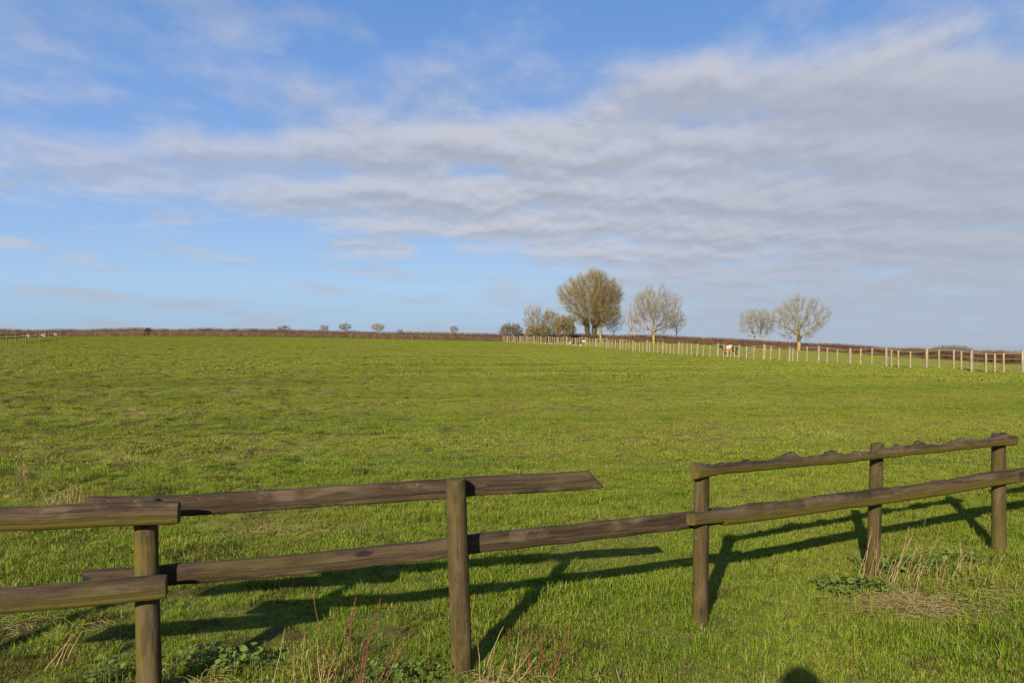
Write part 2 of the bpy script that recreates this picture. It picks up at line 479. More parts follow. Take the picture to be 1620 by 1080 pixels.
# ------------------------------------------------------------------ ground sheet
def build_ground():
    ys = [-60, -40, -25, -15, -10, -6, -3, -1]
    y = 0.0
    while y < 14:
        ys.append(y); y += 0.09
    while y < 240:
        ys.append(y); y *= 1.0085
    while y < 5000:
        ys.append(y); y *= 1.12
    ys = np.array(ys)
    us = np.concatenate([[-40, -20, -10, -5, -3, -2, -1.5, -1.2, -1.0], np.linspace(-0.9, 0.9, 221), [1.0, 1.2, 1.5, 2, 3, 5, 10, 20, 40]])
    wid = np.maximum(np.abs(ys), 3.0)
    X = us[None, :] * wid[:, None]
    Y = np.repeat(ys[:, None], len(us), 1)
    Z = H(X.ravel(), Y.ravel())
    V = np.stack([X.ravel(), Y.ravel(), Z], 1)
    nr, ncol = X.shape
    i = (np.arange(nr - 1)[:, None] * ncol + np.arange(ncol - 1)[None, :]).ravel()
    Fc = np.stack([i, i + 1, i + ncol + 1, i + ncol], 1)
    g = mesh_obj('field_ground', V, Fc, M_GROUND)
    tag(g, kind='structure')
build_ground()

# ------------------------------------------------------------------ sticks: many tapered prisms in one mesh
def prisms(A, B, ra, rb, k=3):
    A = np.asarray(A, float); B = np.asarray(B, float)
    n = len(A)
    ra = np.broadcast_to(np.asarray(ra, float), (n,)); rb = np.broadcast_to(np.asarray(rb, float), (n,))
    D = B - A
    L = np.linalg.norm(D, axis=1, keepdims=True); D = D / np.maximum(L, 1e-9)
    ref = np.where(np.abs(D[:, 2:3]) < 0.9, np.array([[0, 0, 1.]]), np.array([[1., 0, 0]]))
    S = np.cross(D, ref); S /= np.maximum(np.linalg.norm(S, axis=1, keepdims=True), 1e-9)
    T = np.cross(D, S)
    V = np.zeros((n, 2 * k, 3)); 
    for j in range(k):
        a = 2 * math.pi * j / k
        off = S * math.cos(a) + T * math.sin(a)
        V[:, j] = A + off * ra[:, None]
        V[:, k + j] = B + off * rb[:, None]
    base = (np.arange(n) * 2 * k)[:, None]
    Fs = []
    for j in range(k):
        j2 = (j + 1) % k
        Fs.append(np.concatenate([base + j, base + j2, base + k + j2, base + k + j], 1))
    return V.reshape(-1, 3), np.concatenate(Fs, 0)

def merge(parts):
    Vs, Fs, o = [], [], 0
    for V, Fc in parts:
        Vs.append(V); Fs.append(Fc + o); o += len(V)
    return np.concatenate(Vs), np.concatenate(Fs)

def leaf_quads(C, size, rg, flat=0.5):
    n = len(C)
    a = rg.normal(size=(n, 3)); a /= np.linalg.norm(a, axis=1, keepdims=True)
    b = rg.normal(size=(n, 3)); b[:, 2] += 0; b = np.cross(a, b); b /= np.linalg.norm(b, axis=1, keepdims=True)
    s = size * rg.uniform(0.6, 1.4, (n, 1))
    V = np.stack([C - a * s, C - b * s * flat, C + a * s, C + b * s * flat], 1).reshape(-1, 3)
    i = np.arange(n) * 4
    return V, np.stack([i, i + 1, i + 2, i + 3], 1)

# ------------------------------------------------------------------ post and rail timber in the foreground
def tube_mesh(path, prof, cap=True, ends=None):
    """path: list of (centre, side vector, up vector); prof(i): ring of (a, b) offsets in side/up"""
    V = []; uvs = []; Fc = []
    n = None; s = 0; last = None
    for i, (c, sd, upv) in enumerate(path):
        if last is not None:
            s += np.linalg.norm(c - last)
        last = c
        ring = prof(i, s)
        n = len(ring)
        around = 0
        for k, (a, b) in enumerate(ring):
            V.append(c + sd * a + upv * b)
            if k:
                around += math.hypot(a - ring[k - 1][0], b - ring[k - 1][1])
            uvs.append((s, around, 0))
    m_ = len(path)
    for i in range(m_ - 1):
        for k in range(n):
            k2 = (k + 1) % n
            Fc.append((i * n + k, i * n + k2, (i + 1) * n + k2, (i + 1) * n + k))
    mi = [0] * len(Fc)
    if cap:
        for i, flip in ((0, True), (m_ - 1, False)):
            base = len(V)
            ringv = [V[i * n + k] for k in range(n)]
            cc = sum(ringv) / n
            for v in ringv:
                V.append(v); dlt = v - cc
                uvs.append((np.dot(dlt, path[i][1]) * 8, np.dot(dlt, path[i][2]), 0))
            V.append(cc); uvs.append((0, 0, 0))
            for k in range(n):
                k2 = (k + 1) % n
                f = (base + k, base + k2, base + n)
                Fc.append(f if not flip else f[::-1]); mi.append(1)
    return np.array(V), Fc, np.array(uvs), mi

def build_front_fence():
    fence = empty('post_and_rail_fence', (-0.28, 4.14, 0), 'weathered timber post and rail fence across the foreground, top rail broken by a gap', 'fence')
    posts = [(-1.772, 3.80, 0.985, 0.055, 0.02, 11), (-0.282, 4.14, 1.022, 0.0535, 0.03, 12), (1.163, 4.81, 0.985, 0.048, -0.01, 13),
             (2.700, 5.81, 0.995, 0.047, -0.035, 14), (4.056, 6.51, 0.985, 0.052, 0.0, 15), (-3.27, 3.46, 0.98, 0.054, 0.0, 16), (5.45, 7.28, 0.98, 0.052, 0.0, 17)]
    for (x, y, top, r, lean, sd) in posts:
        rg = np.random.default_rng(sd)
        N = 20
        path = []
        zs = np.concatenate([np.linspace(-0.25, top - 0.012, 26), [top - 0.004, top]])
        for z in zs:
            # lean is the sideways drift of the foot from the top, metres per metre
            c = np.array([x + (lean) * (1 - z) - lean * 0.5, y, z])
            path.append((c, np.array([1., 0, 0]), np.array([0., 1, 0])))
        flat = rg.uniform(0.90, 1.0)
        wob = rg.normal(0, 0.012, (6,))
        def prof(i, s, r=r, zs=zs, wob=wob, top=top, rg=rg):
            z = zs[i]
            rr = r * (1.05 - 0.06 * max(z, 0))
            if i == len(zs) - 1: rr *= 0.90
            if i == len(zs) - 2: rr *= 0.97
            out = []
            for k in range(N):
                a = 2 * math.pi * k / N
                q = 1 + wob[0] * math.cos(2 * a + 1) + wob[1] * math.cos(3 * a + z * 2) + 0.012 * math.sin(7 * a + z * 5 + wob[2] * 50) + rg.normal(0, 0.004)
                out.append((rr * q * math.cos(a), rr * q * math.sin(a)))
            return out
        V, Fc, uvs, mi = tube_mesh(path, prof)
        # rough saw-cut top
        tp = V[:, 2] > top - 0.006
        V[tp, 2] += 0.003 * np.sin(V[tp, 0] * 90 + sd) + 0.002 * np.cos(V[tp, 1] * 140)
        moss = np.clip(0.30 * np.exp(-np.maximum(V[:, 2], 0) / 0.25) + (0.55 if sd in (11, 16) else 0.25) * (V[:, 0] < x + 0.01 * 0 - 0.2 * r) + 0.12, 0, 1)
        moss += 0.5 * np.exp(-((V[:, 2] - 0.72) / 0.08) ** 2) * (sd == 11)
        moss = np.clip(moss, 0, 1)
        uvs[:, 0] += sd * 3.7; uvs[:, 1] += sd * 1.3
        mesh_obj('post', V, Fc, [M_WOOD, M_WOODEND], fence, uv=uvs, attrs={'moss': moss}, midx=mi)

    def rail(pts, hh, ww, seed, topf=None, botf=None, round_front=True, mossy=0.8, skew=0.0, label=None, nails=()):
        """pts: surveyed centres; hh half height, ww half depth"""
        rg = np.random.default_rng(seed)
        pts = np.array(pts)
        seg = np.linalg.norm(np.diff(pts, axis=0), axis=1); cum = np.concatenate([[0], np.cumsum(seg)])
        L = cum[-1]
        step = 0.010 if topf else 0.04
        ss = np.linspace(0, L, int(L / step) + 2)
        def at(s):
            return np.array([np.interp(s, cum, pts[:, k]) for k in range(3)])
        # soften the bends
        C = np.array([(at(max(s - 0.12, 0)) + at(s) * 2 + at(min(s + 0.12, L))) / 4 if 0.12 < s < L - 0.12 else at(s) for s in ss])
        wav = rg.uniform(0, 6, 4)
        C[:, 2] += 0.003 * np.sin(ss * 3.1 + wav[0]); C[:, 1] += 0.003 * np.sin(ss * 2.3 + wav[1])
        path = []
        for i in range(len(C)):
            t = C[min(i + 1, len(C) - 1)] - C[max(i - 1, 0)]
            t /= np.linalg.norm(t)
            sd = np.array([t[1], -t[0], 0]); sd /= np.linalg.norm(sd)      # towards the viewer
            path.append((C[i], sd, np.cross(sd, t)))
        if path[0][2][2] < 0:
            path = [(c, s_, -u_) for c, s_, u_ in path]
        N = 18
        def prof(i, s):
            tf = topf(ss[i], L) if topf else 1.0
            bf = botf(ss[i], L) if botf else 1.0
            edge = 0.93 if i in (0, len(ss) - 1) else 1.0
            out = []
            for k in range(N):
                a = 2 * math.pi * k / N
                ca, sa = math.cos(a), math.sin(a)
                ex = 0.75 if (round_front and ca > 0) else 0.42
                u_ = math.copysign(abs(ca) ** ex, ca) * ww
                v_ = math.copysign(abs(sa) ** (0.8 if round_front and ca > 0 else 0.5), sa) * hh
                v_ *= tf if v_ > 0 else bf
                if topf and v_ > 0:
                    v_ += rg.normal(0, 0.0016)
                q = 1 + 0.02 * math.sin(ss[i] * 5 + k) * 0.5
                out.append((u_ * q * edge, v_ * edge))
            return out
        V, Fc, uvs, mi = tube_mesh(path, prof)
        V[:, 2] += 0.005 * (fbm(V[:, 0] * 6 + seed, V[:, 2] * 0 + seed, 3) - 0.5) * 2
        # moss sits on the lower part of the face
        zc = np.interp(V[:, 0], C[:, 0], C[:, 2])
        rel = (V[:, 2] - zc) / hh
        moss = np.clip((0.30 - rel) * 1.4, 0, 1) * mossy
        uvs[:, 0] += seed * 2.9; uvs[:, 1] += seed * 0.77
        if skew:     # slanting cut at the far end
            s_end = V[:, 0] > V[:, 0].max() - skew * 0.9
            cut = C[-1, 0]
            hi = np.clip(rel, -1, 1)
            lim = cut - skew * (hi * 0.5 + 0.5)
            V[:, 0] = np.where(V[:, 0] > lim, lim, V[:, 0])
        o = mesh_obj('rail', V, Fc, [M_WOOD, M_WOODEND], fence, uv=uvs, attrs={'moss': moss}, midx=mi)
        if label: o['label'] = label
        for (xn, dz1, dz2) in nails:
            cn = np.array([np.interp(xn, C[:, 0], C[:, k]) for k in range(3)])
            sdv = path[len(path) // 2][1]
            for dzz in (dz1, dz2):
                hc = cn + sdv * (ww * 0.985) + np.array([0.006 * dzz * 100 * 0.3, 0, dzz])
                Vn, Fn = prisms([hc - sdv * 0.012], [hc + sdv * 0.0035], 0.0055, 0.0055, 8)
                Vn = np.concatenate([Vn, [hc + sdv * 0.0045]])
                Fl = [tuple(q) for q in Fn] + [(8 + j, 8 + (j + 1) % 8, 16) for j in range(8)]
                mesh_obj('nail', Vn, Fl, M_NAIL, o, origin=(0, 0, 0))
        return o

    # left pair, in front of the first post
    rail([px(-260, 829, 3.37), px(0, 822, 3.575), px(283, 811, 3.715)], 0.054, 0.040, 21, label='half-round rail end with green algae along its underside', nails=((-1.735, 0.016, -0.020), (-1.66, 0.0, -0.022)))
    rail([px(-270, 969, 3.36), px(0, 950, 3.53), px(264, 927, 3.72)], 0.056, 0.042, 22, nails=((-1.70, 0.014, -0.014), (-1.745, 0.022, -0.004)))
    # middle pair, behind the posts
    rail([px(140, 801, 3.90), px(283, 799, 3.92), px(705, 773.5, 4.235), px(745, 768, 4.27), px(957, 757, 4.47)], 0.052, 0.030, 23, round_front=False, mossy=0.0, skew=0.10, label='top rail sawn off at a slant beside the gap')
    rail([px(134, 919, 3.89), px(265, 909, 3.92), px(708, 868.5, 4.24), px(745, 861, 4.29), px(1095, 821.5, 4.91), px(1145, 815, 5.0)], 0.052, 0.028, 24, round_front=False, mossy=0.05)
    # right pair, in front of the posts
    bumps = [(0.0, 0.10, 0.55), (0.42, 0.05, 0.33), (0.78, 0.07, 0.62), (1.13, 0.07, 0.58), (1.62, 0.04, 0.20), (1.78, 0.05, 0.55), (2.02, 0.06, 0.55), (2.48, 0.09, 0.45), (2.95, 0.14, 0.75)]
    def wavy(s, L):
        v = 0.42
        for c, wd, h_ in bumps:
            c2 = c / 3.05 * L
            v += (h_ * 1.45 if 0.2 < s < L - 0.3 else h_ * 1.1) * math.exp(-abs((s - c2 - 0.02 * math.sin(c * 40)) / (wd * (0.62 if s > c2 else 0.95))) ** 1.25)
        v += 0.05 * math.sin(s * 9) + 0.04 * math.sin(s * 23 + 1) + 0.24 * (float(vnoise(np.array([s * 28.0]), np.array([3.3]))[0]) - 0.5) + 0.18 * (float(vnoise(np.array([s * 70.0]), np.array([9.3]))[0]) - 0.5)
        return v
    def under(s, L):
        return 0.72 + 0.28 * math.exp(-(s / 0.15) ** 2) + 0.2 * math.exp(-((L - s) / 0.2) ** 2)
    rail([px(1099, 745, 4.72), px(1387, 718, 5.70), px(1580, 697.5, 6.40), px(1605, 694, 6.49)], 0.052, 0.040, 25, topf=wavy, botf=under, mossy=1.3, label='rough top rail with a wavy bark edge', nails=((1.175, 0.006, -0.02), (2.70, 0.004, -0.018), (4.05, 0.012, -0.012)))
    def thin_end(s, L):
        return 0.66 + 0.34 * min(1, max(0, (s - 0.10) / 0.45)) + 0.05 * math.sin(s * 4.5) + 0.06 * math.sin(s * 9.7 + 2)
    def thin_under(s, L):
        return 0.62 if s < 0.26 else 1.0
    rail([px(1093, 822, 4.70), px(1387, 786.5, 5.71), px(1580, 757, 6.40), px(1606, 753, 6.50)], 0.056, 0.040, 26, topf=thin_end, botf=thin_under, mossy=1.3, nails=((1.17, 0.012, -0.014), (2.70, 0.018, -0.016), (4.05, 0.018, -0.014)))
    rail([px(1575, 757, 6.62), px(1640, 746, 6.80), px(1790, 727, 7.32)], 0.056, 0.034, 27, round_front=False, mossy=0.1)
    rail([px(1655, 688, 6.90), px(1800, 676, 7.35)], 0.05, 0.034, 28, round_front=False, mossy=0.1)
build_front_fence()

# ------------------------------------------------------------------ bare winter trees (space colonisation)
def grow(rg, stems, pts, step, kill, infl, maxn=9000, trop=0.08, boot=None):
    nodes = []; par = []
    for st in stems:
        prev = -1 if not isinstance(st[0], int) else st[0]
        for p in st:
            nodes.append(np.array(p, float)); par.append(prev); prev = len(nodes) - 1
    N = np.array(nodes); par = list(par)
    dmin = np.full(len(pts), 1e9); near = np.zeros(len(pts), int)
    def upd(new, base):
        nonlocal dmin, near
        dd = np.linalg.norm(pts[:, None] - new[None], axis=2)
        j = dd.argmin(1); dv = dd[np.arange(len(pts)), j]
        better = dv < dmin
        dmin = np.where(better, dv, dmin); near = np.where(better, j + base, near)
    upd(N, 0)
    alive = np.ones(len(pts), bool)
    for it in range(220):
        act = alive & (dmin < infl)
        if not act.any():
            if boot and alive.any() and it < 30:
                act = alive & (dmin < boot)          # climb to the crown first
            else:
                break
        dirs = pts[act] - N[near[act]]
        dirs /= np.maximum(np.linalg.norm(dirs, axis=1, keepdims=True), 1e-6)
        acc = np.zeros_like(N); np.add.at(acc, near[act], dirs)
        idx = np.unique(near[act])
        dd = acc[idx]; dd /= np.maximum(np.linalg.norm(dd, axis=1, keepdims=True), 1e-6)
        dd += rg.normal(0, 0.34, dd.shape); dd[:, 2] += trop
        dd /= np.linalg.norm(dd, axis=1, keepdims=True)
        new = N[idx] + dd * step
        base = len(N)
        N = np.concatenate([N, new]); par += list(idx)
        upd2 = np.linalg.norm(pts[:, None] - new[None], axis=2)
        j = upd2.argmin(1); dv = upd2[np.arange(len(pts)), j]
        better = dv < dmin
        dmin = np.where(better, dv, dmin); near = np.where(better, j + base, near)
        alive &= dmin > kill
        if len(N) > maxn:
            break
    return N, np.array(par)

def tree(name, label, cat, base, height, crown, rg_seed, m_bark, m_twig, trunk_r=0.3, stems=1, npts=1500, twig_n=3, twig_len=(0.35, 0.9), twig_r=0.012,
         step=0.38, ivy=False, group=None, fork=0.18, crown_low=0.28, tip=None):
    """crown: (half width left, half width right, half depth); crown_low: fraction of the height where the crown starts"""
    rg = np.random.default_rng(rg_seed)
    base = np.array(base, float)
    wl, wr, wd = crown
    z0 = height * crown_low; zc = z0 + (height - z0) * 0.50
    hz = (height - z0) * 0.5
    pts = []
    lob = [(rg.uniform(0, 6.28), rg.uniform(0.75, 1.05)) for _ in range(7)]
    while len(pts) < npts:
        q = rg.uniform(-1, 1, 3)
        r = np.linalg.norm(q)
        th = math.atan2(q[1], q[0])
        lim = 0.80 + 0.08 * math.sin(3 * th + lob[0][0] + q[2] * 2) + 0.08 * math.sin(5 * q[2] + 2 * th + lob[1][0])
        if r > lim:
            continue
        zn = q[2]
        shr = 1.0 if zn > -0.2 else 1.0 + 0.15 * (-0.2 - zn)
        x = q[0] * (wr if q[0] > 0 else wl) * shr; y = q[1] * wd * shr
        pts.append((x / 0.95, y / 0.95, zc + zn * hz * 1.06))
    pts = np.array(pts)
    st = []
    hf = height * fork
    for s in range(stems):
        ox = 0 if stems == 1 else (s - (stems - 1) / 2) * trunk_r * 3.2
        lean = 0.05 * rg.normal() + (0 if stems == 1 else (s - (stems - 1) / 2) * 0.16)
        chain = []
        for i in range(max(3, int(hf / step) + 1)):
            z = i * step
            chain.append((ox + lean * z + 0.03 * rg.normal(), 0.03 * rg.normal(), z - (0.3 if i == 0 else 0)))
        st.append(chain)
    N, par = grow(rg, st, pts, step, step * 1.25, max(step * 5.0, height * 0.12) , trop=0.06, boot=height)
    n = len(N)
    pw = np.zeros(n); ch = np.zeros(n, int)
    for i in range(n - 1, -1, -1):
        if ch[i] == 0: pw[i] = 0.011 ** 2.0
        if par[i] >= 0:
            pw[par[i]] += pw[i]; ch[par[i]] += 1
    R = pw ** 0.5
    R *= trunk_r / R.max() if R.max() > 0 else 1
    R = np.maximum(R, twig_r * 0.95)
    ok = par >= 0
    idx = np.where(ok)[0]
    Rp = np.minimum(R[par[idx]], R[idx] * 1.6)
    thick = R[idx] > trunk_r * 0.34
    loc = base
    root = empty(name, tuple(loc), label, cat, group)
    tk = idx[thick]; br = idx[~thick]
    rootid = np.zeros(n, int); rc = -1
    for i in range(n):
        if par[i] < 0:
            rc += 1; rootid[i] = rc
        else:
            rootid[i] = rootid[par[i]]
    for q in range(rc + 1):
        sel = rootid[tk] == q
        if sel.any():
            tv, tf = prisms(N[par[tk[sel]]], N[tk[sel]], Rp[thick][sel], R[tk[sel]], 7)
            mesh_obj('trunk', tv + loc, tf, m_bark, root)
    parts = [prisms(N[par[br]], N[br], Rp[~thick], R[br], 4)]
    tipi = np.where(R < max(trunk_r * 0.12, twig_r * 1.6))[0]
    tipi = tipi[par[tipi] >= 0]
    dirn = N[tipi] - N[par[tipi]]; dirn /= np.linalg.norm(dirn, axis=1, keepdims=True)
    ctr = np.array([0, 0, zc - hz * 0.6])
    for k in range(twig_n):
        outw = N[tipi] - ctr; outw /= np.linalg.norm(outw, axis=1, keepdims=True)
        dv = dirn * 0.55 + outw * 0.75 + rg.normal(0, 0.42, dirn.shape); dv[:, 2] += 0.25
        dv /= np.linalg.norm(dv, axis=1, keepdims=True)
        Ls = rg.uniform(*twig_len, (len(tipi), 1))
        A = N[par[tipi]] + (N[tipi] - N[par[tipi]]) * rg.random((len(tipi), 1))
        B = A + dv * Ls
        parts.append(prisms(A, B, twig_r, twig_r * 0.45, 3))
        side = rg.normal(0, 0.40, dv.shape); d2 = dv + side; d2[:, 2] += 0.15; d2 /= np.linalg.norm(d2, axis=1, keepdims=True)
        A2 = A + dv * Ls * rg.uniform(0.3, 0.7, Ls.shape)
        parts.append(prisms(A2, A2 + d2 * Ls * 0.6, twig_r * 0.75, twig_r * 0.4, 3))
        d3 = dv + rg.normal(0, 0.40, dv.shape); d3[:, 2] += 0.15; d3 /= np.linalg.norm(d3, axis=1, keepdims=True)
        A3 = A + dv * Ls * rg.uniform(0.5, 0.9, Ls.shape)
        parts.append(prisms(A3, A3 + d3 * Ls * 0.5, twig_r * 0.7, twig_r * 0.35, 3))
    cv, cf = merge(parts)
    mesh_obj('crown', cv + loc, cf, m_twig, root)
    if ivy:
        c = []
        for i in tk:
            if N[i][2] < height * 0.34:
                m_ = 140
                a = rg.uniform(0, 6.28, m_); rr = R[i] * 1.15 + np.abs(rg.normal(0, 0.10, m_))
                c.append(np.stack([N[i][0] + np.cos(a) * rr, N[i][1] + np.sin(a) * rr, N[i][2] + rg.uniform(-0.4, 0.2, m_)], 1))
        c = np.concatenate(c)
        lv, lf = leaf_quads(c, 0.09, rg, 0.8)
        mesh_obj('ivy', lv + loc, lf, M_IVY, root)
    return root

def tpos(u, off=0.0):
    Y = float(hedgeY(u)) + off
    X = (u - 810) / F * Y
    return (X, Y, h1(X, Y)), Y / F          # position, metres per photograph pixel

def T(name, label, cat, u, top, left, right, off=0.0, **kw):
    p, s = tpos(u, off)
    hgt = CAMH - (top - 540) * s - p[2]
    wl, wr = (u - left) * s, (right - u) * s
    return tree(name, label, cat, p, hgt, (wl, wr, (wl + wr) * 0.5), kw.pop('seed'), kw.pop('mb'), kw.pop('mt'), **kw)

T('ash_tree', 'tallest bare tree, olive twigs and twin ivy-clad trunks, in the clump behind the pale fence', 'tree', 935, 424, 880, 988, seed=1, mb=M_BARK_OL, mt=M_TWIG_OL,
  trunk_r=0.42, stems=2, npts=2200, twig_n=6, twig_r=0.0105, twig_len=(0.6, 1.7), step=0.42, ivy=True, crown_low=0.15, fork=0.24)
T('ash_tree', 'bare olive tree with a single straight trunk against the right side of the tallest tree', 'tree', 951, 448, 928, 988, -1.5, seed=2, mb=M_BARK_OL, mt=M_TWIG_OL,
  trunk_r=0.36, npts=1300, twig_n=6, twig_r=0.010, twig_len=(0.6, 1.5), step=0.42, crown_low=0.18, fork=0.28)
T('ash_tree', 'pale bare fan-shaped tree with yellowish trunk, right of the tallest clump', 'tree', 1034, 450, 992, 1086, -2.0, seed=3, mb=M_BARK_YE, mt=M_TWIG_GR,
  trunk_r=0.33, npts=1000, twig_n=4, twig_r=0.0085, twig_len=(0.6, 1.5), step=0.38, crown_low=0.08, fork=0.14)
T('small_tree', 'small pale bare tree tucked under the right side of the fan-shaped tree', 'tree', 1069, 489, 1047, 1091, 3.0, seed=4, mb=M_BARK_GR, mt=M_TWIG_GR,
  trunk_r=0.14, npts=420, twig_n=4, twig_r=0.008, twig_len=(0.4, 0.9), step=0.3, crown_low=0.30, fork=0.25)
T('small_tree', 'slender upright bare tree between the tallest clump and the fan-shaped tree', 'tree', 998, 472, 984, 1014, 2.0, seed=5, mb=M_BARK_GR, mt=M_TWIG_GR,
  trunk_r=0.13, stems=2, npts=420, twig_n=4, twig_r=0.008, twig_len=(0.4, 0.9), step=0.3, crown_low=0.22, fork=0.25)
T('small_tree', 'low bare tree under the right edge of the tallest clump', 'tree', 970, 492, 955, 988, 2.5, seed=6, mb=M_BARK_GR, mt=M_TWIG_GR,
  trunk_r=0.12, npts=350, twig_n=4, twig_r=0.008, twig_len=(0.4, 0.9), step=0.3, crown_low=0.25, fork=0.25)
T('small_tree', 'grey bare upright tree rising above the bushes left of the tallest tree', 'tree', 845, 481, 824, 862, 1.0, seed=7, mb=M_TWIG_DK, mt=M_TWIG_GR,
  trunk_r=0.15, stems=2, npts=900, twig_n=4, twig_r=0.011, step=0.3, crown_low=0.18, fork=0.15)
T('small_tree', 'bare twiggy tree between the grey upright tree and the round olive bush', 'tree', 870, 488, 854, 890, 1.5, seed=8, mb=M_BARK_OL, mt=M_TWIG_OL,
  trunk_r=0.13, npts=1000, twig_n=5, twig_r=0.011, step=0.3, crown_low=0.12, fork=0.12)
T('bush', 'round dense olive bush just left of the tallest tree', 'bush', 893, 497, 872, 915, -1.0, seed=9, mb=M_BARK_OL, mt=M_TWIG_OL,
  trunk_r=0.10, stems=3, npts=1500, twig_n=8, twig_r=0.015, twig_len=(0.25, 0.65), step=0.26, crown_low=0.04, fork=0.08)
T('bush', 'low olive bush below the grey upright tree at the end of the pale fence', 'bush', 850, 512, 826, 876, -1.5, seed=10, mb=M_BARK_OL, mt=M_TWIG_OL,
  trunk_r=0.08, stems=3, npts=1100, twig_n=8, twig_r=0.014, twig_len=(0.2, 0.5), step=0.24, crown_low=0.04, fork=0.08)
T('bush', 'low greyish brown bush at the left end of the tree clump', 'bush', 808, 511, 784, 832, 0.5, seed=11, mb=M_TWIG_DK, mt=M_TWIG_DK,
  trunk_r=0.08, stems=3, npts=1000, twig_n=7, twig_r=0.011, twig_len=(0.2, 0.55), step=0.24, crown_low=0.06, fork=0.08)
T('oak_tree', 'spreading bare tree with bright yellow-orange trunk standing in the right hedge', 'tree', 1264, 463, 1215, 1313, -1.6, seed=12, mb=M_BARK_YE, mt=M_TWIG_GR,
  trunk_r=0.38, npts=800, twig_n=4, twig_r=0.0085, twig_len=(0.5, 1.2), step=0.40, crown_low=0.10, fork=0.20)
T('small_tree', 'lower bare tree with paired trunks beside the yellow-trunked tree', 'tree', 1199, 485, 1165, 1233, 2.0, seed=13, mb=M_BARK_GR, mt=M_TWIG_GR,
  trunk_r=0.19, stems=2, npts=700, twig_n=4, twig_r=0.009, twig_len=(0.5, 1.1), step=0.34, crown_low=0.22, fork=0.2)
sap = [(449, 514, 438, 461, 'leftmost small bare sapling poking above the far hedge'),
       (513, 513, 505, 522, 'narrow bare sapling, second from the left above the far hedge'),
       (546, 510, 534, 558, 'wind-swept bare sapling left of the roundest sapling in the far hedge'),
       (598, 510, 586, 611, 'roundest and densest sapling above the far hedge'),
       (633, 520, 627, 639, 'tiny tuft-like sapling barely above the far hedge'),
       (718, 514, 710, 726, 'small pointed sapling alone between the far rail fence and the tree clump')]
for k, (u, tp, l, r, lab) in enumerate(sap):
    T('sapling', lab, 'sapling', u, tp, l, r, 0.3, seed=20 + k, mb=M_TWIG_DK, mt=(M_TWIG_OL if k == 3 else M_TWIG_DK), trunk_r=0.06, npts=(520 if k == 3 else 300), twig_n=3,
      twig_r=0.013, twig_len=(0.15, 0.4), step=0.2, crown_low=0.42, fork=0.35, group='saplings above the far hedge')

# ------------------------------------------------------------------ hedges
def hedge(name, label, u0, u1, height, seed, mt, ntwig, yoff=0.0):
    rg = np.random.default_rng(seed)
    us = np.linspace(u0, u1, 260)
    Yc = np.interp(us, HEDGE_U, HEDGE_Y) + yoff
    Xc = (us - 810) / F * Yc
    Zb = H(Xc, Yc, False)
    C = np.stack([Xc, Yc, Zb], 1)
    t = np.gradient(C[:, :2], axis=0); t /= np.linalg.norm(t, axis=1, keepdims=True)
    nrm = np.stack([t[:, 1], -t[:, 0]], 1)
    seglen = np.concatenate([[0], np.cumsum(np.linalg.norm(np.diff(C[:, :2], axis=0), axis=1))])
    hloc = height * (0.92 + 0.22 * (fbm(seglen * 0.12, seglen * 0 + seed, 3) - 0.5) * 1.6)
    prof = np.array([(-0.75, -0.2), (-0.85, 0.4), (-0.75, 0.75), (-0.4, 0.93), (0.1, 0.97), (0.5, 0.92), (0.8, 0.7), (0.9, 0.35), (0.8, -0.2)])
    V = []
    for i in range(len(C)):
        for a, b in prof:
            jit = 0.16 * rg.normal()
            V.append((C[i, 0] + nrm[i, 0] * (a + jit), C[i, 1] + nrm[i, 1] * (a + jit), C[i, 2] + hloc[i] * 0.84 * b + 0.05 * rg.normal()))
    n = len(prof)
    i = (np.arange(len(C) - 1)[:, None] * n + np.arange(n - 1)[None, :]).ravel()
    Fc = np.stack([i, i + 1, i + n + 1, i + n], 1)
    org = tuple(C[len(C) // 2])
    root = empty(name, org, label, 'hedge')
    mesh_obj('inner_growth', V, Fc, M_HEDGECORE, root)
    s = rg.uniform(0, seglen[-1], ntwig)
    cx, cy, cz, hh = (np.interp(s, seglen, q) for q in (C[:, 0], C[:, 1], C[:, 2], hloc))
    nx, ny = np.interp(s, seglen, nrm[:, 0]), np.interp(s, seglen, nrm[:, 1])
    a = np.clip(rg.normal(0.25, 0.62, ntwig), -0.9, 1.0)
    b = rg.random(ntwig) ** 0.7 * 0.94
    A = np.stack([cx + nx * a, cy + ny * a, cz + hh * b], 1)
    dv = rg.normal(0, 0.55, (ntwig, 3)); dv[:, 2] = np.abs(dv[:, 2]) + 0.25
    dv[:, 0] += nx * 0.3 * np.sign(a); dv[:, 1] += ny * 0.3 * np.sign(a)
    dv /= np.linalg.norm(dv, axis=1, keepdims=True)
    Ls = rg.uniform(0.12, 0.42, ntwig)
    Ls *= np.where(rg.random(ntwig) > 0.985, 1.9, 1.0)
    tv, tf = prisms(A, A + dv * Ls[:, None], 0.020, 0.008, 3)
    mesh_obj('twigs', tv, tf, mt, root)
    # rank grass at the foot, on the field side
    m_ = ntwig // 4
    s = rg.uniform(0, seglen[-1], m_)
    cx, cy, cz = (np.interp(s, seglen, q) for q in (C[:, 0], C[:, 1], C[:, 2]))
    nx, ny = np.interp(s, seglen, nrm[:, 0]), np.interp(s, seglen, nrm[:, 1])
    a = rg.uniform(0.6, 1.7, m_)
    A = np.stack([cx + nx * a, cy + ny * a, cz - 0.05], 1)
    dv = rg.normal(0, 0.25, (m_, 3)); dv[:, 2] = 1
    tv, tf = prisms(A, A + dv * rg.uniform(0.15, 0.5, (m_, 1)), 0.022, 0.004, 3)
    mesh_obj('rank_grass', tv, tf, M_BANKGRASS, root)
    return root
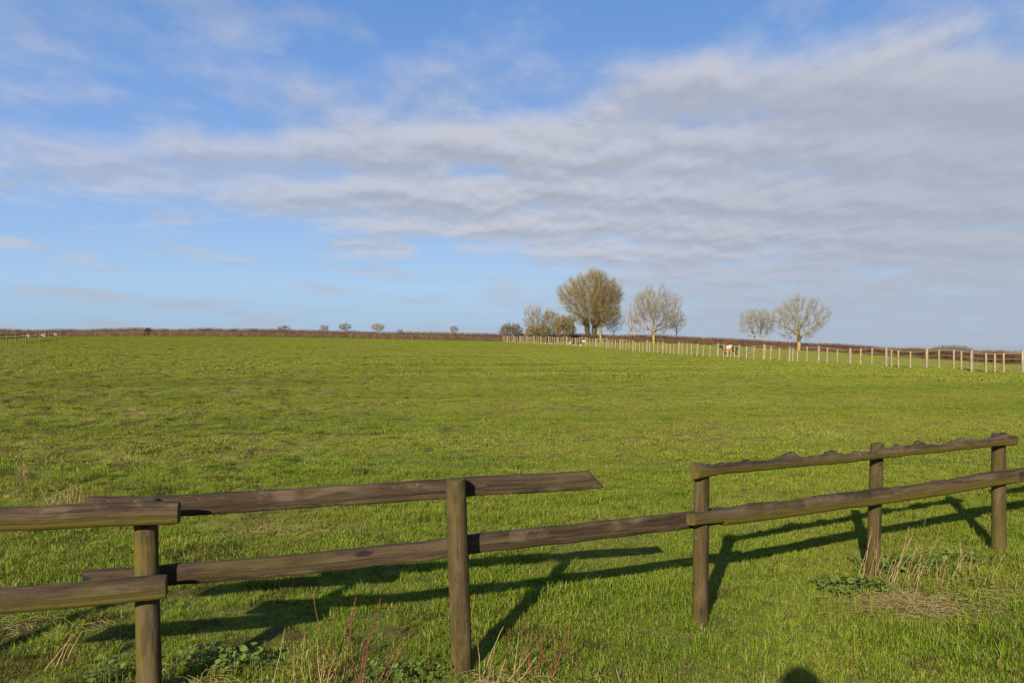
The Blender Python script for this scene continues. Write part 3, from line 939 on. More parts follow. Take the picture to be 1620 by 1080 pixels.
hedge('hedge', 'long trimmed brown hedge along the far left edge of the field', -420, 905, 2.05, 41, M_HEDGE, 52000)
hedge('hedge', 'russet brown hedge sloping down behind the pale stock fence on the right', 880, 1900, 1.95, 42, M_HEDGE2, 52000)
def evergreen():
    p, s = tpos(234, -0.4)
    rg = np.random.default_rng(5)
    q = rg.normal(size=(2600, 3)); q /= np.linalg.norm(q, axis=1, keepdims=True); q *= rg.uniform(0.6, 1.0, (2600, 1))
    c = np.array(p) + np.array([0, 0, 1.0]) + q * np.array([0.95, 0.8, 1.05])
    root = empty('evergreen_bush', p, 'dark evergreen bush growing in the far left hedge', 'bush')
    V, Fc = leaf_quads(c, 0.10, rg, 0.7)
    mesh_obj('foliage', V, Fc, M_EVER, root)
    A = np.array([[p[0] + 0.1 * math.cos(a), p[1] + 0.1 * math.sin(a), p[2] - 0.1] for a in range(5)]); B = A + rg.normal(0, 0.4, (5, 3)) * [1, 1, 0] + [0, 0, 1.3]
    V, Fc = prisms(A, B, 0.04, 0.015, 5)
    mesh_obj('stem', V, Fc, M_TWIG_DK, root)
evergreen()

# far-off wood beyond the right hedge
def far_wood():
    rg = np.random.default_rng(77)
    M = make_noise_mat("far_wood_twigs", (0.150, 0.135, 0.125), (0.195, 0.175, 0.160), 0.1)
    for (u0, u1, top, Y, nm, lab) in ((1474, 1537, 545.0, 620, 'distant_wood', 'far grey rounded wood on the skyline behind the right end of the stock fence'),
                              (1424, 1466, 549.0, 640, 'distant_copse', 'faint low grey copse on the skyline left of the rounded wood')):
        parts = []
        n_t = 26
        for k in range(n_t):
            f = (k + rg.uniform(0.1, 0.9)) / n_t
            u = u0 + (u1 - u0) * f
            arch = math.sin(math.pi * min(max(f, 0.02), 0.98)) ** 0.45
            yy = Y + rg.uniform(-10, 10)
            X = (u - 810) / F * yy
            zt = CAMH - (top + (1 - arch) * 6.0 + rg.uniform(0, 0.7) - 540) / F * yy
            zb = h1(X, yy, False)
            hh = zt - zb
            m_ = 420
            q = rg.normal(size=(m_, 3)); q /= np.linalg.norm(q, axis=1, keepdims=True); q *= rg.uniform(0.3, 1, (m_, 1)) ** 0.5
            A = np.array([X, yy, zb + hh * 0.62]) + q * np.array([2.6, 2.6, hh * 0.38])
            dv = q + rg.normal(0, 0.5, (m_, 3)); dv[:, 2] += 0.4; dv /= np.linalg.norm(dv, axis=1, keepdims=True)
            parts.append(prisms(A - dv * 0.5, A + dv * 0.8, 0.07, 0.03, 3))
            parts.append(prisms([[X, yy, zb - 0.5]], [[X, yy, zb + hh * 0.7]], 0.3, 0.12, 6))
        V, Fc = merge(parts)
        o = mesh_obj(nm, V, Fc, M, origin=tuple(V.mean(0)))
        tag(o, lab, 'woodland', kind='stuff')
far_wood()

# ------------------------------------------------------------------ right stock fence: strainers, stakes, rails
def square_post(x, y, z0, hgt, wd, lean=(0, 0), seed=0):
    rg = np.random.default_rng(seed)
    path = []
    for z in (-0.2, hgt * 0.5, hgt - 0.02, hgt):
        path.append((np.array([x + lean[0] * z, y + lean[1] * z, z0 + z]), np.array([1., 0, 0]), np.array([0., 1, 0])))
    def prof(i, s):
        r = wd / 2 * (0.82 if i == 3 else 1)
        return [(r * math.copysign(abs(math.cos(a)) ** 0.5, math.cos(a)), r * math.copysign(abs(math.sin(a)) ** 0.5, math.sin(a))) for a in [2 * math.pi * k / 10 for k in range(10)]]
    return tube_mesh(path, prof)

def stock_fence():
    near = [(1618, 1, 0), (1591, 0, .0), (1577, 0, 0), (1563, 0, 0), (1537, 1, 0), (1524, 0, 0), (1512, 0, 0), (1488.5, 0, 0), (1466, 1, 0.02), (1443, 0, .01), (1424, 0, 0), (1413, 0, .01), (1402, 1, 0),
            (1382, 0, .03), (1364, 0, .02), (1345, 1, .01), (1327, 0, .02), (1311, 0, .03), (1295, 1, .03), (1279, 0, .03), (1264, 0, .04), (1256.5, 0, .04), (1249, 1, .03), (1235, 0, .05), (1221.5, 0, .05),
            (1212, 0, .06), (1208, 1, .06), (1194.7, 0, .05), (1183, 0, .03), (1169, 1, .04), (1164, 0, .03), (1158, 0, .03), (1147, 0, .04), (1135.6, 1, .04), (1125, 0, .05), (1114.5, 0, .06), (1103, 1, .07)]
    items = list(near)
    Y = float(fenceY(1103)); k = 0
    rg = np.random.default_rng(8)
    while Y < 145:
        Y += rg.uniform(0.75, 1.05); k += 1
        X = 42 - 0.3 * Y
        items.append((X / Y * F + 810, 1 if k % 4 == 0 else 0, abs(rg.normal(0.02, 0.02))))
    # the run goes on beyond the right edge of the view
    Y = float(fenceY(1618)); k = 0
    while Y > 30:
        Y -= 0.87; k += 1
        X = 42 - 0.3 * Y
        items.append((X / Y * F + 810, 1 if k % 4 == 0 else 0, 0.01))
    Ym = 70.0
    org = (42 - 0.3 * Ym, Ym, h1(42 - 0.3 * Ym, Ym))
    fence = empty('stock_fence', org, 'long pale timber stock fence of close stakes running up the right side of the field', 'fence')
    ends = []
    for j, (u, big, lean) in enumerate(items):
        Y = float(fenceY(u)); X = 42 - 0.3 * Y
        z = h1(X, Y)
        V, Fc, uvs, mi = square_post(X - (0.12 if not big else 0), Y, z, (1.30 if big else 1.22) + rg.uniform(-0.03, 0.03), 0.155 if big else 0.10, (lean * 1.2, 0), j)
        if lean: V[:, 0] -= lean * 0.6
        uvs[:, 0] += j * 1.7
        mesh_obj('strainer_post' if big else 'stake', V, Fc, [(M_PALE2 if big else M_PALE), (M_PALE2 if big else M_PALE)], fence, uv=uvs, midx=mi, attrs={'moss': np.zeros(len(V))})
    Ys = np.arange(30, 147, 1.4)
    Xs = 42 - 0.3 * Ys
    Zs = H(Xs, Ys)
    for hgt, r in ((1.17, 0.030), (0.86, 0.020), (0.54, 0.017), (0.26, 0.015)):
        A = np.stack([Xs, Ys, Zs + hgt + 0.015 * np.sin(Ys * 2.1)], 1)
        V, Fc = prisms(A[:-1], A[1:], r, r, 5)
        mesh_obj('rail' if hgt > 1 else 'wire', V, Fc, M_WIRE, fence)
stock_fence()

# ------------------------------------------------------------------ fences along the far hedge
def simple_fence(name, label, posts, hgt, rails, group=None, pw=0.13, mat=None, wire=False, boards=None):
    """posts: list of (u, Y)"""
    mat = mat or M_PALE
    W = []
    for u, Y in posts:
        X = (u - 810) / F * Y
        W.append((X, Y, h1(X, Y)))
    W = np.array(W)
    root = empty(name, tuple(W[len(W) // 2]), label, 'fence', group)
    for j, p in enumerate(W):
        V, Fc, uvs, mi = square_post(p[0], p[1], p[2], hgt, pw, (0.02 * math.sin(j * 2.3), 0), j)
        mesh_obj('post', V, Fc, [mat, mat], root, uv=uvs, midx=mi, attrs={'moss': np.zeros(len(V))})
    for rh in rails:
        A = W + np.array([0, -pw * 0.5, rh])
        V, Fc = prisms(A[:-1], A[1:], 0.06, 0.06, 4)
        mesh_obj('rail', V, Fc, mat, root)
    return root
M_OLDPALE = make_wood_mat("old_pale_timber", (0.11, 0.077, 0.040), (0.155, 0.11, 0.06), (0.20, 0.15, 0.09), False)
simple_fence('paddock_fence', 'pale rail fence running away at the far left edge of the field',
             [(-40, 83), (11, 92), (25, 100), (37, 104), (41, 107), (46, 110), (55, 114), (58, 118), (63, 121), (66.5, 125), (71, 129), (77, 134), (81, 139), (88, 145), (96, 151), (105, 158)], 1.30, (1.18, 0.75), pw=0.13, mat=M_OLDPALE)
simple_fence('rail_fence', 'thin pale rail fence in front of the far left hedge',
             [(u, 164 + 0.006 * (u - 100)) for u in (108, 132, 152, 172, 191, 208, 231, 252, 270, 288, 304, 328, 349, 366, 387, 408)], 1.15, (1.05,), mat=M_OLDPALE, pw=0.12)
simple_fence('rail_fence', 'short pale rail fence before the far hedge, left of the lone pointed sapling',
             [(u, 168) for u in (555, 566, 580, 592, 604, 622, 637, 652, 668, 683, 696)], 1.2, (1.1,), mat=M_OLDPALE, pw=0.13)

# small hurdle boards standing by the left paddock fence
def boards():
    labs = ['pale short board hung on the left paddock fence, nearest of them', 'pale short board hung in the middle of the left paddock fence', 'pale short board hung on the left paddock fence, farthest of them']
    for (u, Y, wd, hh, zz_), lab in zip(((45.5, 108.5, 0.36, 0.55, 0.55), (69, 124, 0.75, 0.5, 0.6), (88, 143, 0.60, 0.5, 0.6)), labs):
        X = (u - 810) / F * Y; z = h1(X, Y) + zz_
        path = [(np.array([X, Y - 0.14, z + t]), np.array([1., 0, 0]), np.array([0., 1, 0])) for t in (0, 0.02, hh * 0.5, hh - 0.02, hh)]
        def prof(i, s):
            q = 0.95 if i in (0, 4) else 1.0
            a, b = wd / 2 * q, 0.022 * q
            return [(-a, -b), (0, -b), (a, -b), (a, b), (0, b), (-a, b)]
        V, Fc, uvs, mi = tube_mesh(path, prof)
        o = mesh_obj('fence_board', V, Fc, [M_PALE2, M_PALE2], origin=(X, Y - 0.14, z), uv=uvs, midx=mi, attrs={'moss': np.zeros(len(V))}, smooth=False)
        tag(o, lab, 'board', 'boards on the left paddock fence')
boards()

# ------------------------------------------------------------------ skinned figures
def skin(name, verts, edges, radii, level=2):
    me = bpy.data.meshes.new(name)
    me.from_pydata([tuple(v) for v in verts], edges, [])
    o = link(bpy.data.objects.new(name, me))
    sk = o.modifiers.new('skin', 'SKIN')
    for i, r in enumerate(radii):
        sv = me.skin_vertices[0].data[i]
        sv.radius = r if isinstance(r, (tuple, list)) else (r, r)
        sv.use_root = (i == 0)
    ss = o.modifiers.new('sub', 'SUBSURF'); ss.levels = level; ss.render_levels = level
    dg = bpy.context.evaluated_depsgraph_get(); dg.update()
    m2 = bpy.data.meshes.new_from_object(o.evaluated_get(dg))
    V = np.zeros(len(m2.vertices) * 3); m2.vertices.foreach_get('co', V)
    Fc = [tuple(p.vertices) for p in m2.polygons]
    bpy.data.objects.remove(o); bpy.data.meshes.remove(me); bpy.data.meshes.remove(m2)
    return V.reshape(-1, 3), Fc

def cow_mat(name, dark, white, belt):
    """belt: function building the white mask from object coordinates"""
    m_, t = new_mat(name)
    oc = t.node('ShaderNodeTexCoord').outputs['Object']
    x, y, z = t.sep(oc)
    nz = t.m('MULTIPLY', t.m('SUBTRACT', t.noise(oc, 2.2, 3, 0.5), 0.5), 0.5)
    f = belt(t, x, y, z, nz)
    c = t.mix(f, dark, white)
    p = t.node('ShaderNodeBsdfPrincipled'); t.put(p.inputs['Base Color'], c); p.inputs['Roughness'].default_value = 0.75
    finish(t, p.outputs[0])
    return m_

def cow(label, pos, rot, pose, mat, seed, scale=1.0, kindname='cow'):
    # local: x forward, z up; skeleton root at the pelvis
    v = []; e = []; r = []
    def add(p, rad, prev=None):
        v.append(p); r.append(rad); i = len(v) - 1
        if prev is not None: e.append((prev, i))
        return i
    low = 0.42 if pose == 'lying' else 0.0
    pel = add((-0.62, 0, 1.10 - low), (0.27, 0.25))
    rump = add((-0.86, 0, 1.08 - low), (0.18, 0.18), pel)
    b1 = add((-0.25, 0, 1.02 - low), (0.33, 0.33), pel)
    b2 = add((0.15, 0, 1.00 - low), (0.34, 0.35), b1)
    b3 = add((0.52, 0, 1.03 - low), (0.28, 0.33), b2)
    if pose == 'grazing':
        n1 = add((0.83, 0, 0.92), (0.15, 0.19), b3); n2 = add((1.08, 0, 0.62), (0.11, 0.14), n1)
        h0 = add((1.20, 0, 0.40), (0.115, 0.12), n2); h1_ = add((1.27, 0, 0.20), (0.085, 0.085), h0); h2_ = add((1.29, 0, 0.08), (0.07, 0.06), h1_)
    elif pose == 'front':
        n1 = add((0.80, 0, 1.12), (0.15, 0.19), b3); n2 = add((0.98, 0, 1.20), (0.12, 0.14), n1)
        h0 = add((1.10, 0, 1.22), (0.13, 0.13), n2); h1_ = add((1.24, 0, 1.08), (0.09, 0.09), h0); h2_ = add((1.31, 0, 0.96), (0.075, 0.065), h1_)
    else:
        n1 = add((0.80, 0, 1.14 - low), (0.15, 0.19), b3); n2 = add((1.00, 0, 1.28 - low), (0.12, 0.14), n1)
        h0 = add((1.14, 0, 1.30 - low), (0.12, 0.125), n2); h1_ = add((1.34, 0, 1.18 - low), (0.09, 0.09), h0); h2_ = add((1.46, 0, 1.10 - low), (0.075, 0.065), h1_)
    for s in (-1, 1):
        ear = add((v[h0][0] - 0.02, s * 0.18, v[h0][2] + 0.07), 0.045, h0); add((v[h0][0] - 0.03, s * 0.29, v[h0][2] + 0.05), 0.028, ear)
        if pose == 'lying':
            hip = add((-0.66, s * 0.20, 0.50), 0.16, pel); kn = add((-0.30, s * 0.36, 0.30), 0.10, hip); ho = add((-0.62, s * 0.40, 0.10), 0.06, kn); add((-0.30, s * 0.42, 0.05), 0.05, ho)
            sh = add((0.48, s * 0.18, 0.42), 0.12, b3); kn = add((0.72, s * 0.22, 0.16), 0.07, sh); add((0.46, s * 0.24, 0.06), 0.05, kn)
        else:
            hip = add((-0.70, s * 0.17, 0.85), 0.15, pel); st = add((-0.58, s * 0.19, 0.66), 0.10, hip); ho = add((-0.80, s * 0.18, 0.42), 0.062, st)
            ft = add((-0.76, s * 0.18, 0.12), 0.048, ho); add((-0.72, s * 0.18, 0.03), 0.06, ft)
            sh = add((0.50, s * 0.16, 0.76), 0.12, b3); kn = add((0.56, s * 0.17, 0.42), 0.065, sh); ft = add((0.55, s * 0.17, 0.12), 0.045, kn); add((0.58, s * 0.17, 0.03), 0.058, ft)
    tl = add((-1.02, 0, 1.08 - low), 0.045, rump); t2 = add((-1.08, 0, 0.80 - low * 0.6), 0.026, tl); t3 = add((-1.08, 0, 0.52 - low * 0.5), 0.03, t2)
    V, Fc = skin('cow', v, e, r)
    V = V * scale
    root = empty('cow', pos, label, 'cow', None)
    root.rotation_euler = (0, 0, rot)
    o = mesh_obj('body', V, Fc, mat, root, origin=(0, 0, 0))
    hx = np.array(v[h0]) * scale
    # eyes, nostrils and udder
    hd = np.array(v[h2_]) * scale - hx
    for s in (-1, 1):
        c = hx + hd * 0.25 + np.array([0, s * 0.105 * scale, 0.05 * scale])
        q = np.random.default_rng(seed).normal(size=(1, 3))
        bpy_v = []; bpy_f = []
        for a in range(5):
            for b in range(8):
                th = math.pi * a / 4; ph = 2 * math.pi * b / 8
                bpy_v.append(c + 0.022 * scale * np.array([math.sin(th) * math.cos(ph), math.sin(th) * math.sin(ph), math.cos(th)]))
        for a in range(4):
            for b in range(8):
                b2_ = (b + 1) % 8
                bpy_f.append((a * 8 + b, a * 8 + b2_, (a + 1) * 8 + b2_, (a + 1) * 8 + b))
        mesh_obj('eye', bpy_v, bpy_f, M_EYE, root, origin=(0, 0, 0))
    return root
M_EYE = make_noise_mat("dark_eye", (0.01, 0.008, 0.006), (0.015, 0.01, 0.008), 5.0, 0.2)
mt_black = cow_mat('black_hide', (0.016, 0.013, 0.012), (0.60, 0.52, 0.42), lambda t, x, y, z, n: t.m('MULTIPLY', t.rng(t.m('ADD', z, n), 0.36, 0.22), 0.35))
mt_cream = cow_mat('cream_hide', (0.46, 0.28, 0.13), (0.80, 0.58, 0.34), lambda t, x, y, z, n: t.rng(t.m('ADD', z, n), 0.55, 0.80))
mt_pied = cow_mat('pied_hide', (0.022, 0.015, 0.013), (0.75, 0.62, 0.46), lambda t, x, y, z, n: t.m('MAXIMUM', t.m('MAXIMUM', t.rng(t.m('ADD', x, n), 0.86, 0.94), t.rng(t.m('ADD', x, n), -0.72, -0.80)), t.rng(t.m('ADD', z, n), 0.36, 0.28)))
def at_fence(u, back):
    Y = float(fenceY(u)) + back
    X = (u - 810) / F * Y
    return (X, Y, h1(X, Y))
cow('black cow standing broadside behind the stock fence, partly hidden by the cream cow', at_fence(1154.5, 3.6), math.radians(183), 'standing', mt_black, 1, 0.86)
cow('cream cow facing the camera behind the stock fence, in front of the black cow', at_fence(1153, 1.9), math.radians(-100), 'front', mt_cream, 2, 0.88)
cow('black and white cow grazing behind the far end of the stock fence', at_fence(868.5, 2.2), math.radians(8), 'grazing', mt_pied, 3, 0.72)
cow('black and white cow lying down behind the far part of the stock fence', at_fence(912, 2.0), math.radians(-12), 'lying', mt_pied, 4, 0.95)

# ------------------------------------------------------------------ the photographer, whose head throws the shadow at the lower edge
def photographer():
    v = []; e = []; r = []
    def add(p, rad, prev=None):
        v.append(p); r.append(rad); i = len(v) - 1
        if prev is not None: e.append((prev, i))
        return i
    X0, Y0 = -0.03, -0.17
    pel = add((X0, Y0 - 0.02, 0.97), (0.17, 0.12))
    wst = add((X0, Y0 - 0.01, 1.14), (0.155, 0.11), pel)
    ch = add((X0, Y0 - 0.02, 1.36), (0.18, 0.125), wst)
    nb = add((X0, Y0 - 0.03, 1.53), (0.08, 0.075), ch)
    nk = add((X0, Y0 - 0.02, 1.60), (0.06, 0.06), nb)
    jaw = add((X0, Y0 + 0.0, 1.685), (0.066, 0.078), nk)
    hd = add((X0, Y0 - 0.01, 1.77), (0.078, 0.094), jaw)
    cr = add((X0, Y0 - 0.015, 1.84), (0.066, 0.08), hd)
    nose = add((X0, Y0 + 0.095, 1.715), 0.014, jaw)
    for s in (-1, 1):
        add((X0 + s * 0.088, Y0 - 0.01, 1.745), 0.018, hd)
        sh = add((X0 + s * 0.19, Y0 - 0.02, 1.47), 0.075, ch)
        elb = add((X0 + s * 0.27, Y0 + 0.05, 1.26), 0.052, sh)
        wr = add((X0 + s * 0.115, Y0 + 0.115, 1.60), 0.036, elb)
        pm = add((X0 + s * 0.092, Y0 + 0.115, 1.685), (0.034, 0.024), wr)
        for k in range(4):
            z = 1.69 + 0.021 * k
            f1 = add((X0 + s * 0.095, Y0 + 0.137, z), 0.010, pm)
            f2 = add((X0 + s * 0.083, Y0 + 0.150, z + 0.004), 0.009, f1)
            add((X0 + s * (0.060 - 0.003 * k), Y0 + 0.150, z + 0.006), 0.008, f2)
        th = add((X0 + s * 0.075, Y0 + 0.098, 1.70), 0.011, pm)
        add((X0 + s * 0.058, Y0 + 0.094, 1.725), 0.009, th)
        hp = add((X0 + s * 0.10, Y0 - 0.01, 0.88), 0.105, pel)
        kn = add((X0 + s * 0.12, Y0 + 0.02, 0.50), 0.066, hp)
        an = add((X0 + s * 0.13, Y0 - 0.01, 0.10), 0.045, kn)
        add((X0 + s * 0.145, Y0 + 0.15, 0.045), (0.045, 0.035), an)
    V, Fc = skin('person', v, e, r)
    mats = [make_noise_mat('skin_tone', (0.45, 0.27, 0.19), (0.50, 0.31, 0.22), 8), make_noise_mat('waxed_coat', (0.05, 0.055, 0.04), (0.07, 0.075, 0.05), 20),
            make_noise_mat('dark_trousers', (0.03, 0.035, 0.05), (0.04, 0.045, 0.06), 20), make_noise_mat('boot_rubber', (0.02, 0.025, 0.02), (0.03, 0.035, 0.03), 20)]
    mi = []
    for f in Fc:
        c = V[list(f)].mean(0)
        hand = c[2] > 1.62 and abs(c[0]) > 0.045 and c[1] > Y0 + 0.075
        if c[2] < 0.22: mi.append(3)
        elif c[2] < 0.86: mi.append(2)
        elif hand or c[2] > 1.575: mi.append(0)
        else: mi.append(1)
    root = empty('person', (X0, Y0, 0), 'photographer in coat and beanie raising a camera, seen only as a head shadow on grass', 'person')
    mesh_obj('body', V, Fc, mats, root, midx=mi)
    # woollen beanie
    bv = []; bf = []
    for a in range(8):
        th = a / 7 * math.pi * 0.5
        for b in range(20):
            ph = 2 * math.pi * b / 20
            bv.append((X0 + 0.118 * math.cos(th) * math.cos(ph), Y0 - 0.012 + 0.122 * math.cos(th) * math.sin(ph), 1.795 + 0.185 * math.sin(th)))
    for a in range(7):
        for b in range(20):
            b2 = (b + 1) % 20
            bf.append((a * 20 + b, a * 20 + b2, (a + 1) * 20 + b2, (a + 1) * 20 + b))
    mesh_obj('beanie', bv, bf, make_noise_mat('knitted_wool', (0.05, 0.05, 0.06), (0.07, 0.07, 0.08), 60), root)
    # the camera in the hands
    mb = make_noise_mat('camera_plastic', (0.012, 0.012, 0.012), (0.018, 0.018, 0.018), 30, 0.5)
    co = empty('photo_camera', (0.0, -0.045, 1.71), 'black photo camera held up to the face of the photographer', 'camera')
    def rbox(cx, cy, cz, a, b, c):
        path = [(np.array([cx, cy, cz + t]), np.array([1., 0, 0]), np.array([0., 1, 0])) for t in (-c, -c * 0.9, c * 0.9, c)]
        def prof(i, s):
            q = 0.93 if i in (0, 3) else 1
            return [(a * q * math.copysign(abs(math.cos(w_)) ** 0.3, math.cos(w_)), b * q * math.copysign(abs(math.sin(w_)) ** 0.3, math.sin(w_))) for w_ in [2 * math.pi * (k + 0.5) / 16 for k in range(16)]]
        return tube_mesh(path, prof)
    for nm, args in (('camera_body', (0.0, -0.052, 1.750, 0.062, 0.016, 0.044)), ('viewfinder', (0.0, -0.052, 1.804, 0.022, 0.015, 0.012))):
        V, Fc, uvs, mi = rbox(*args)
        mesh_obj(nm, V, Fc, [mb, mb], co, midx=mi)
    A = np.array([[0.0, -0.036, CAMH], [0.0, -0.012, CAMH]]); 
    V, Fc = prisms(A[:1], A[1:], 0.03, 0.03, 20)
    mesh_obj('lens', V, Fc, mb, co)
photographer()

# ------------------------------------------------------------------ molehills
def molehill(pos, rad, hgt, seed, label):
    rg = np.random.default_rng(seed)
    V = []; Fc = []
    nr, na = 9, 22
    ofs = rg.uniform(0, 50, 2)
    for i in range(nr):
        f = i / (nr - 1)
        for k in range(na):
            a = 2 * math.pi * k / na
            q = 1 + 0.5 * (float(vnoise(np.array([ofs[0] + math.cos(a) * 1.6]), np.array([ofs[1] + math.sin(a) * 1.6]))[0]) - 0.5)
            x = rad * f * q * math.cos(a); y = rad * f * q * math.sin(a) * 0.85
            z = hgt * math.cos(f * math.pi / 2) ** 0.8 if f < 1 else -0.05
            z *= 1 + 0.5 * (float(vnoise(np.array([ofs[0] + x / rad * 4]), np.array([ofs[1] + y / rad * 4]))[0]) - 0.5)
            V.append((pos[0] + x, pos[1] + y, pos[2] + z))
        if i:
            for k in range(na):
                k2 = (k + 1) % na
                Fc.append(((i - 1) * na + k, i * na + k, i * na + k2, (i - 1) * na + k2))
    o = mesh_obj('molehill', V, Fc, M_SOIL, origin=pos)
    tag(o, label, 'molehill', 'molehills scattered on the field')
def ground_at(u, v):
    """walk out along the sight line of a surveyed pixel until it meets the turf"""
    Y = np.linspace(2, 175, 7000)
    X = (u - 810) / F * Y; Z = CAMH - (v - 540) / F * Y
    hh = H(X, Y)
    i = int(np.argmax(Z < hh))
    return (float(X[i]), float(Y[i]), float(hh[i]))
molehills = [(680, 714, 0.13, 0.09, 'rounded brown molehill in mid field just above the long middle rail'),
             (757, 627, 0.28, 0.07, 'flat wide brown molehill in mid field above the slanting rail end'),
             (741, 593, 0.26, 0.12, 'dark molehill farther up the middle of the field'),
             (547, 630, 0.17, 0.10, 'dark molehill left of centre, larger of a close pair'),
             (566, 629, 0.12, 0.07, 'small molehill right beside the larger one left of centre'),
             (643, 631, 0.14, 0.10, 'small dark molehill between the pair and the flat wide one'),
             (512, 581, 0.35, 0.10, 'wide dark molehill high in the field below the far saplings'),
             (245, 563, 0.38, 0.16, 'dark molehill far off on the left of the field'),
             (268, 553, 0.50, 0.16, 'broad dark molehill far off on the left near the hedge'),
             (178, 762, 0.14, 0.07, 'muddy brown molehill above the left end of the long rail'),
             (240, 711, 0.16, 0.06, 'trampled brown molehill in the rough grass on the left'),
             (395, 718, 0.10, 0.07, 'little dark molehill above the middle of the long rail'),
             (895, 737, 0.08, 0.03, 'faint low molehill near the slanting rail end')]
for k, (u, v, rd, hg, lab) in enumerate(molehills[:12]):
    molehill(ground_at(u, v), rd * 0.62, hg * 0.6, 100 + k, lab)
for k, (u, v) in enumerate([(21, 551), (5, 550), (404, 565), (578, 567), (664, 590), (578, 607)]):
    molehill(ground_at(u, v), 0.2 if v < 570 else 0.11, 0.09 if v < 570 else 0.06, 130 + k,
             ['distant dark molehill below the left paddock fence, right of two', 'distant dark molehill at the left picture edge below the paddock fence',
              'tiny distant molehill below the second sapling from the left', 'tiny distant molehill in the field below the roundest sapling',
              'small molehill left of the dark one in the middle of the field', 'small molehill alone above the close pair left of centre'][k])

# ------------------------------------------------------------------ plants by the fence
def stems_plant(name, label, cat, pos, specs, mat, part='stem', seed=0, branch=0.0, group=None, r0=0.005):
    """specs: (dx, dy, lean x, lean y, length)"""
    rg = np.random.default_rng(seed)
    root = empty(name, pos, label, cat, group)
    for (dx, dy, lx, ly, L) in specs:
        n = 7
        p = np.array([pos[0] + dx, pos[1] + dy, h1(pos[0] + dx, pos[1] + dy) - 0.03])
        dv = np.array([lx, ly, 1.0]); dv /= np.linalg.norm(dv)
        A, B, ra, rb = [], [], [], []
        rr = r0 * rg.uniform(0.75, 1.25)
        for i in range(n):
            d2 = dv + rg.normal(0, 0.06, 3); d2 /= np.linalg.norm(d2)
            q = p + d2 * L / n
            A.append(p); B.append(q); ra.append(rr * (1 - 0.5 * i / n)); rb.append(rr * (1 - 0.5 * (i + 1) / n))
            if branch and i > 1 and rg.random() < branch:
                bd = dv + rg.normal(0, 0.45, 3); bd /= np.linalg.norm(bd)
                A.append(q); B.append(q + bd * L * rg.uniform(0.12, 0.3)); ra.append(rr * 0.5); rb.append(rr * 0.25)
            p = q
        V, Fc = prisms(A, B, ra, rb, 5)
        mesh_obj(part, V, Fc, mat, root)
    return root

rs = np.random.default_rng(55)
def spread(n, wx, wy, lx, ly, L0, L1):
    return [(rs.normal(0, wx), rs.normal(0, wy), rs.normal(lx, 0.22), rs.normal(ly, 0.14), rs.uniform(L0, L1)) for _ in range(n)]
def gp(u, v):
    Y = F * CAMH / (v - 540)
    X = (u - 810) / F * Y
    return (X, Y, h1(X, Y))
stems_plant('red_stemmed_shrub', 'clump of tall red bare shoots between the first two posts of the timber fence', 'shrub', gp(553, 1088), spread(15, 0.09, 0.06, 0.16, 0.0, 0.20, 0.54), M_RED, seed=1, branch=0.10, r0=0.0045)
stems_plant('red_stemmed_shrub', 'short clump of red cut shoots to the right of the second fence post', 'shrub', gp(848, 1062), spread(12, 0.065, 0.05, 0.05, 0.0, 0.12, 0.32), M_RED, seed=2, branch=0.06, r0=0.0045)
stems_plant('red_shoots', 'pair of short red shoots standing alone in the grass', 'shoots', gp(908, 1056), [(-0.012, 0, 0.0, 0, 0.15), (0.010, 0.0, 0.02, 0, 0.14)], M_RED, seed=3, r0=0.005)
stems_plant('dry_stalks', 'pale dry stalks leaning at the foot of the second fence post', 'stalks', gp(770, 1085), spread(8, 0.09, 0.05, 0.25, 0.0, 0.14, 0.34), M_STRAW, seed=4, r0=0.003)
stems_plant('dry_stalks', 'pale dry stalks left of the tall red shoots', 'stalks', gp(478, 1100), spread(11, 0.10, 0.06, 0.05, 0.0, 0.16, 0.34), M_STRAW, seed=5, r0=0.003)
stems_plant('dry_stalks', 'tall pale dry stalks fanning out beside the fourth fence post', 'stalks', gp(1405, 925), spread(24, 0.16, 0.09, 0.30, 0.02, 0.18, 0.52), M_STRAW, seed=6, branch=0.35, r0=0.0022)
stems_plant('dry_stalks', 'pale broken stalks in the weeds between the fourth and fifth fence posts', 'stalks', gp(1478, 915), spread(14, 0.2, 0.08, 0.28, 0.0, 0.12, 0.30), M_STRAW, seed=7, branch=0.2, r0=0.0028)
stems_plant('dry_stalks', 'single upright dry stalk left of the first fence post', 'stalks', gp(192, 1015), [(0, 0, 0.01, 0, 0.22), (0.07, 0, 0.6, 0, 0.13)], M_STRAW, seed=8, r0=0.004)
stems_plant('dry_stalks', 'long bent dry stems at the lower left under the rails', 'stalks', gp(82, 1060), [(0, 0, 0.45, 0, 0.30), (0.02, 0.02, 0.55, 0, 0.26), (-0.06, 0, 0.8, 0.1, 0.28), (0.03, 0, 0.35, 0, 0.2)], M_STRAW, seed=9, r0=0.003)
stems_plant('dry_stalks', 'upright dry stalk with wispy weeds in the rough grass above the left rails', 'stalks', gp(38, 752), [(0, 0, 0.02, 0, 0.24), (0.02, 0, -0.05, 0, 0.22), (-0.01, 0.03, 0.05, 0, 0.18)], M_STRAW, seed=10, r0=0.006)
stems_plant('weed_stems', 'thin brown weed stems in the rough grass above the left rails', 'weeds', gp(52, 785), spread(9, 0.22, 0.2, 0.0, 0.0, 0.15, 0.42), M_DRYTWIG, seed=11, branch=0.35, r0=0.004)
stems_plant('dry_stalks', 'pale dry clump of bent stalks near the left end of the long rail', 'stalks', gp(112, 795), spread(26, 0.11, 0.1, 0.0, 0.0, 0.1, 0.26) + [(-0.4, 0.05, 1.9, 0.3, 0.5), (0.0, 0.1, -1.6, 0.2, 0.4)], M_STRAW, seed=12, r0=0.0035)
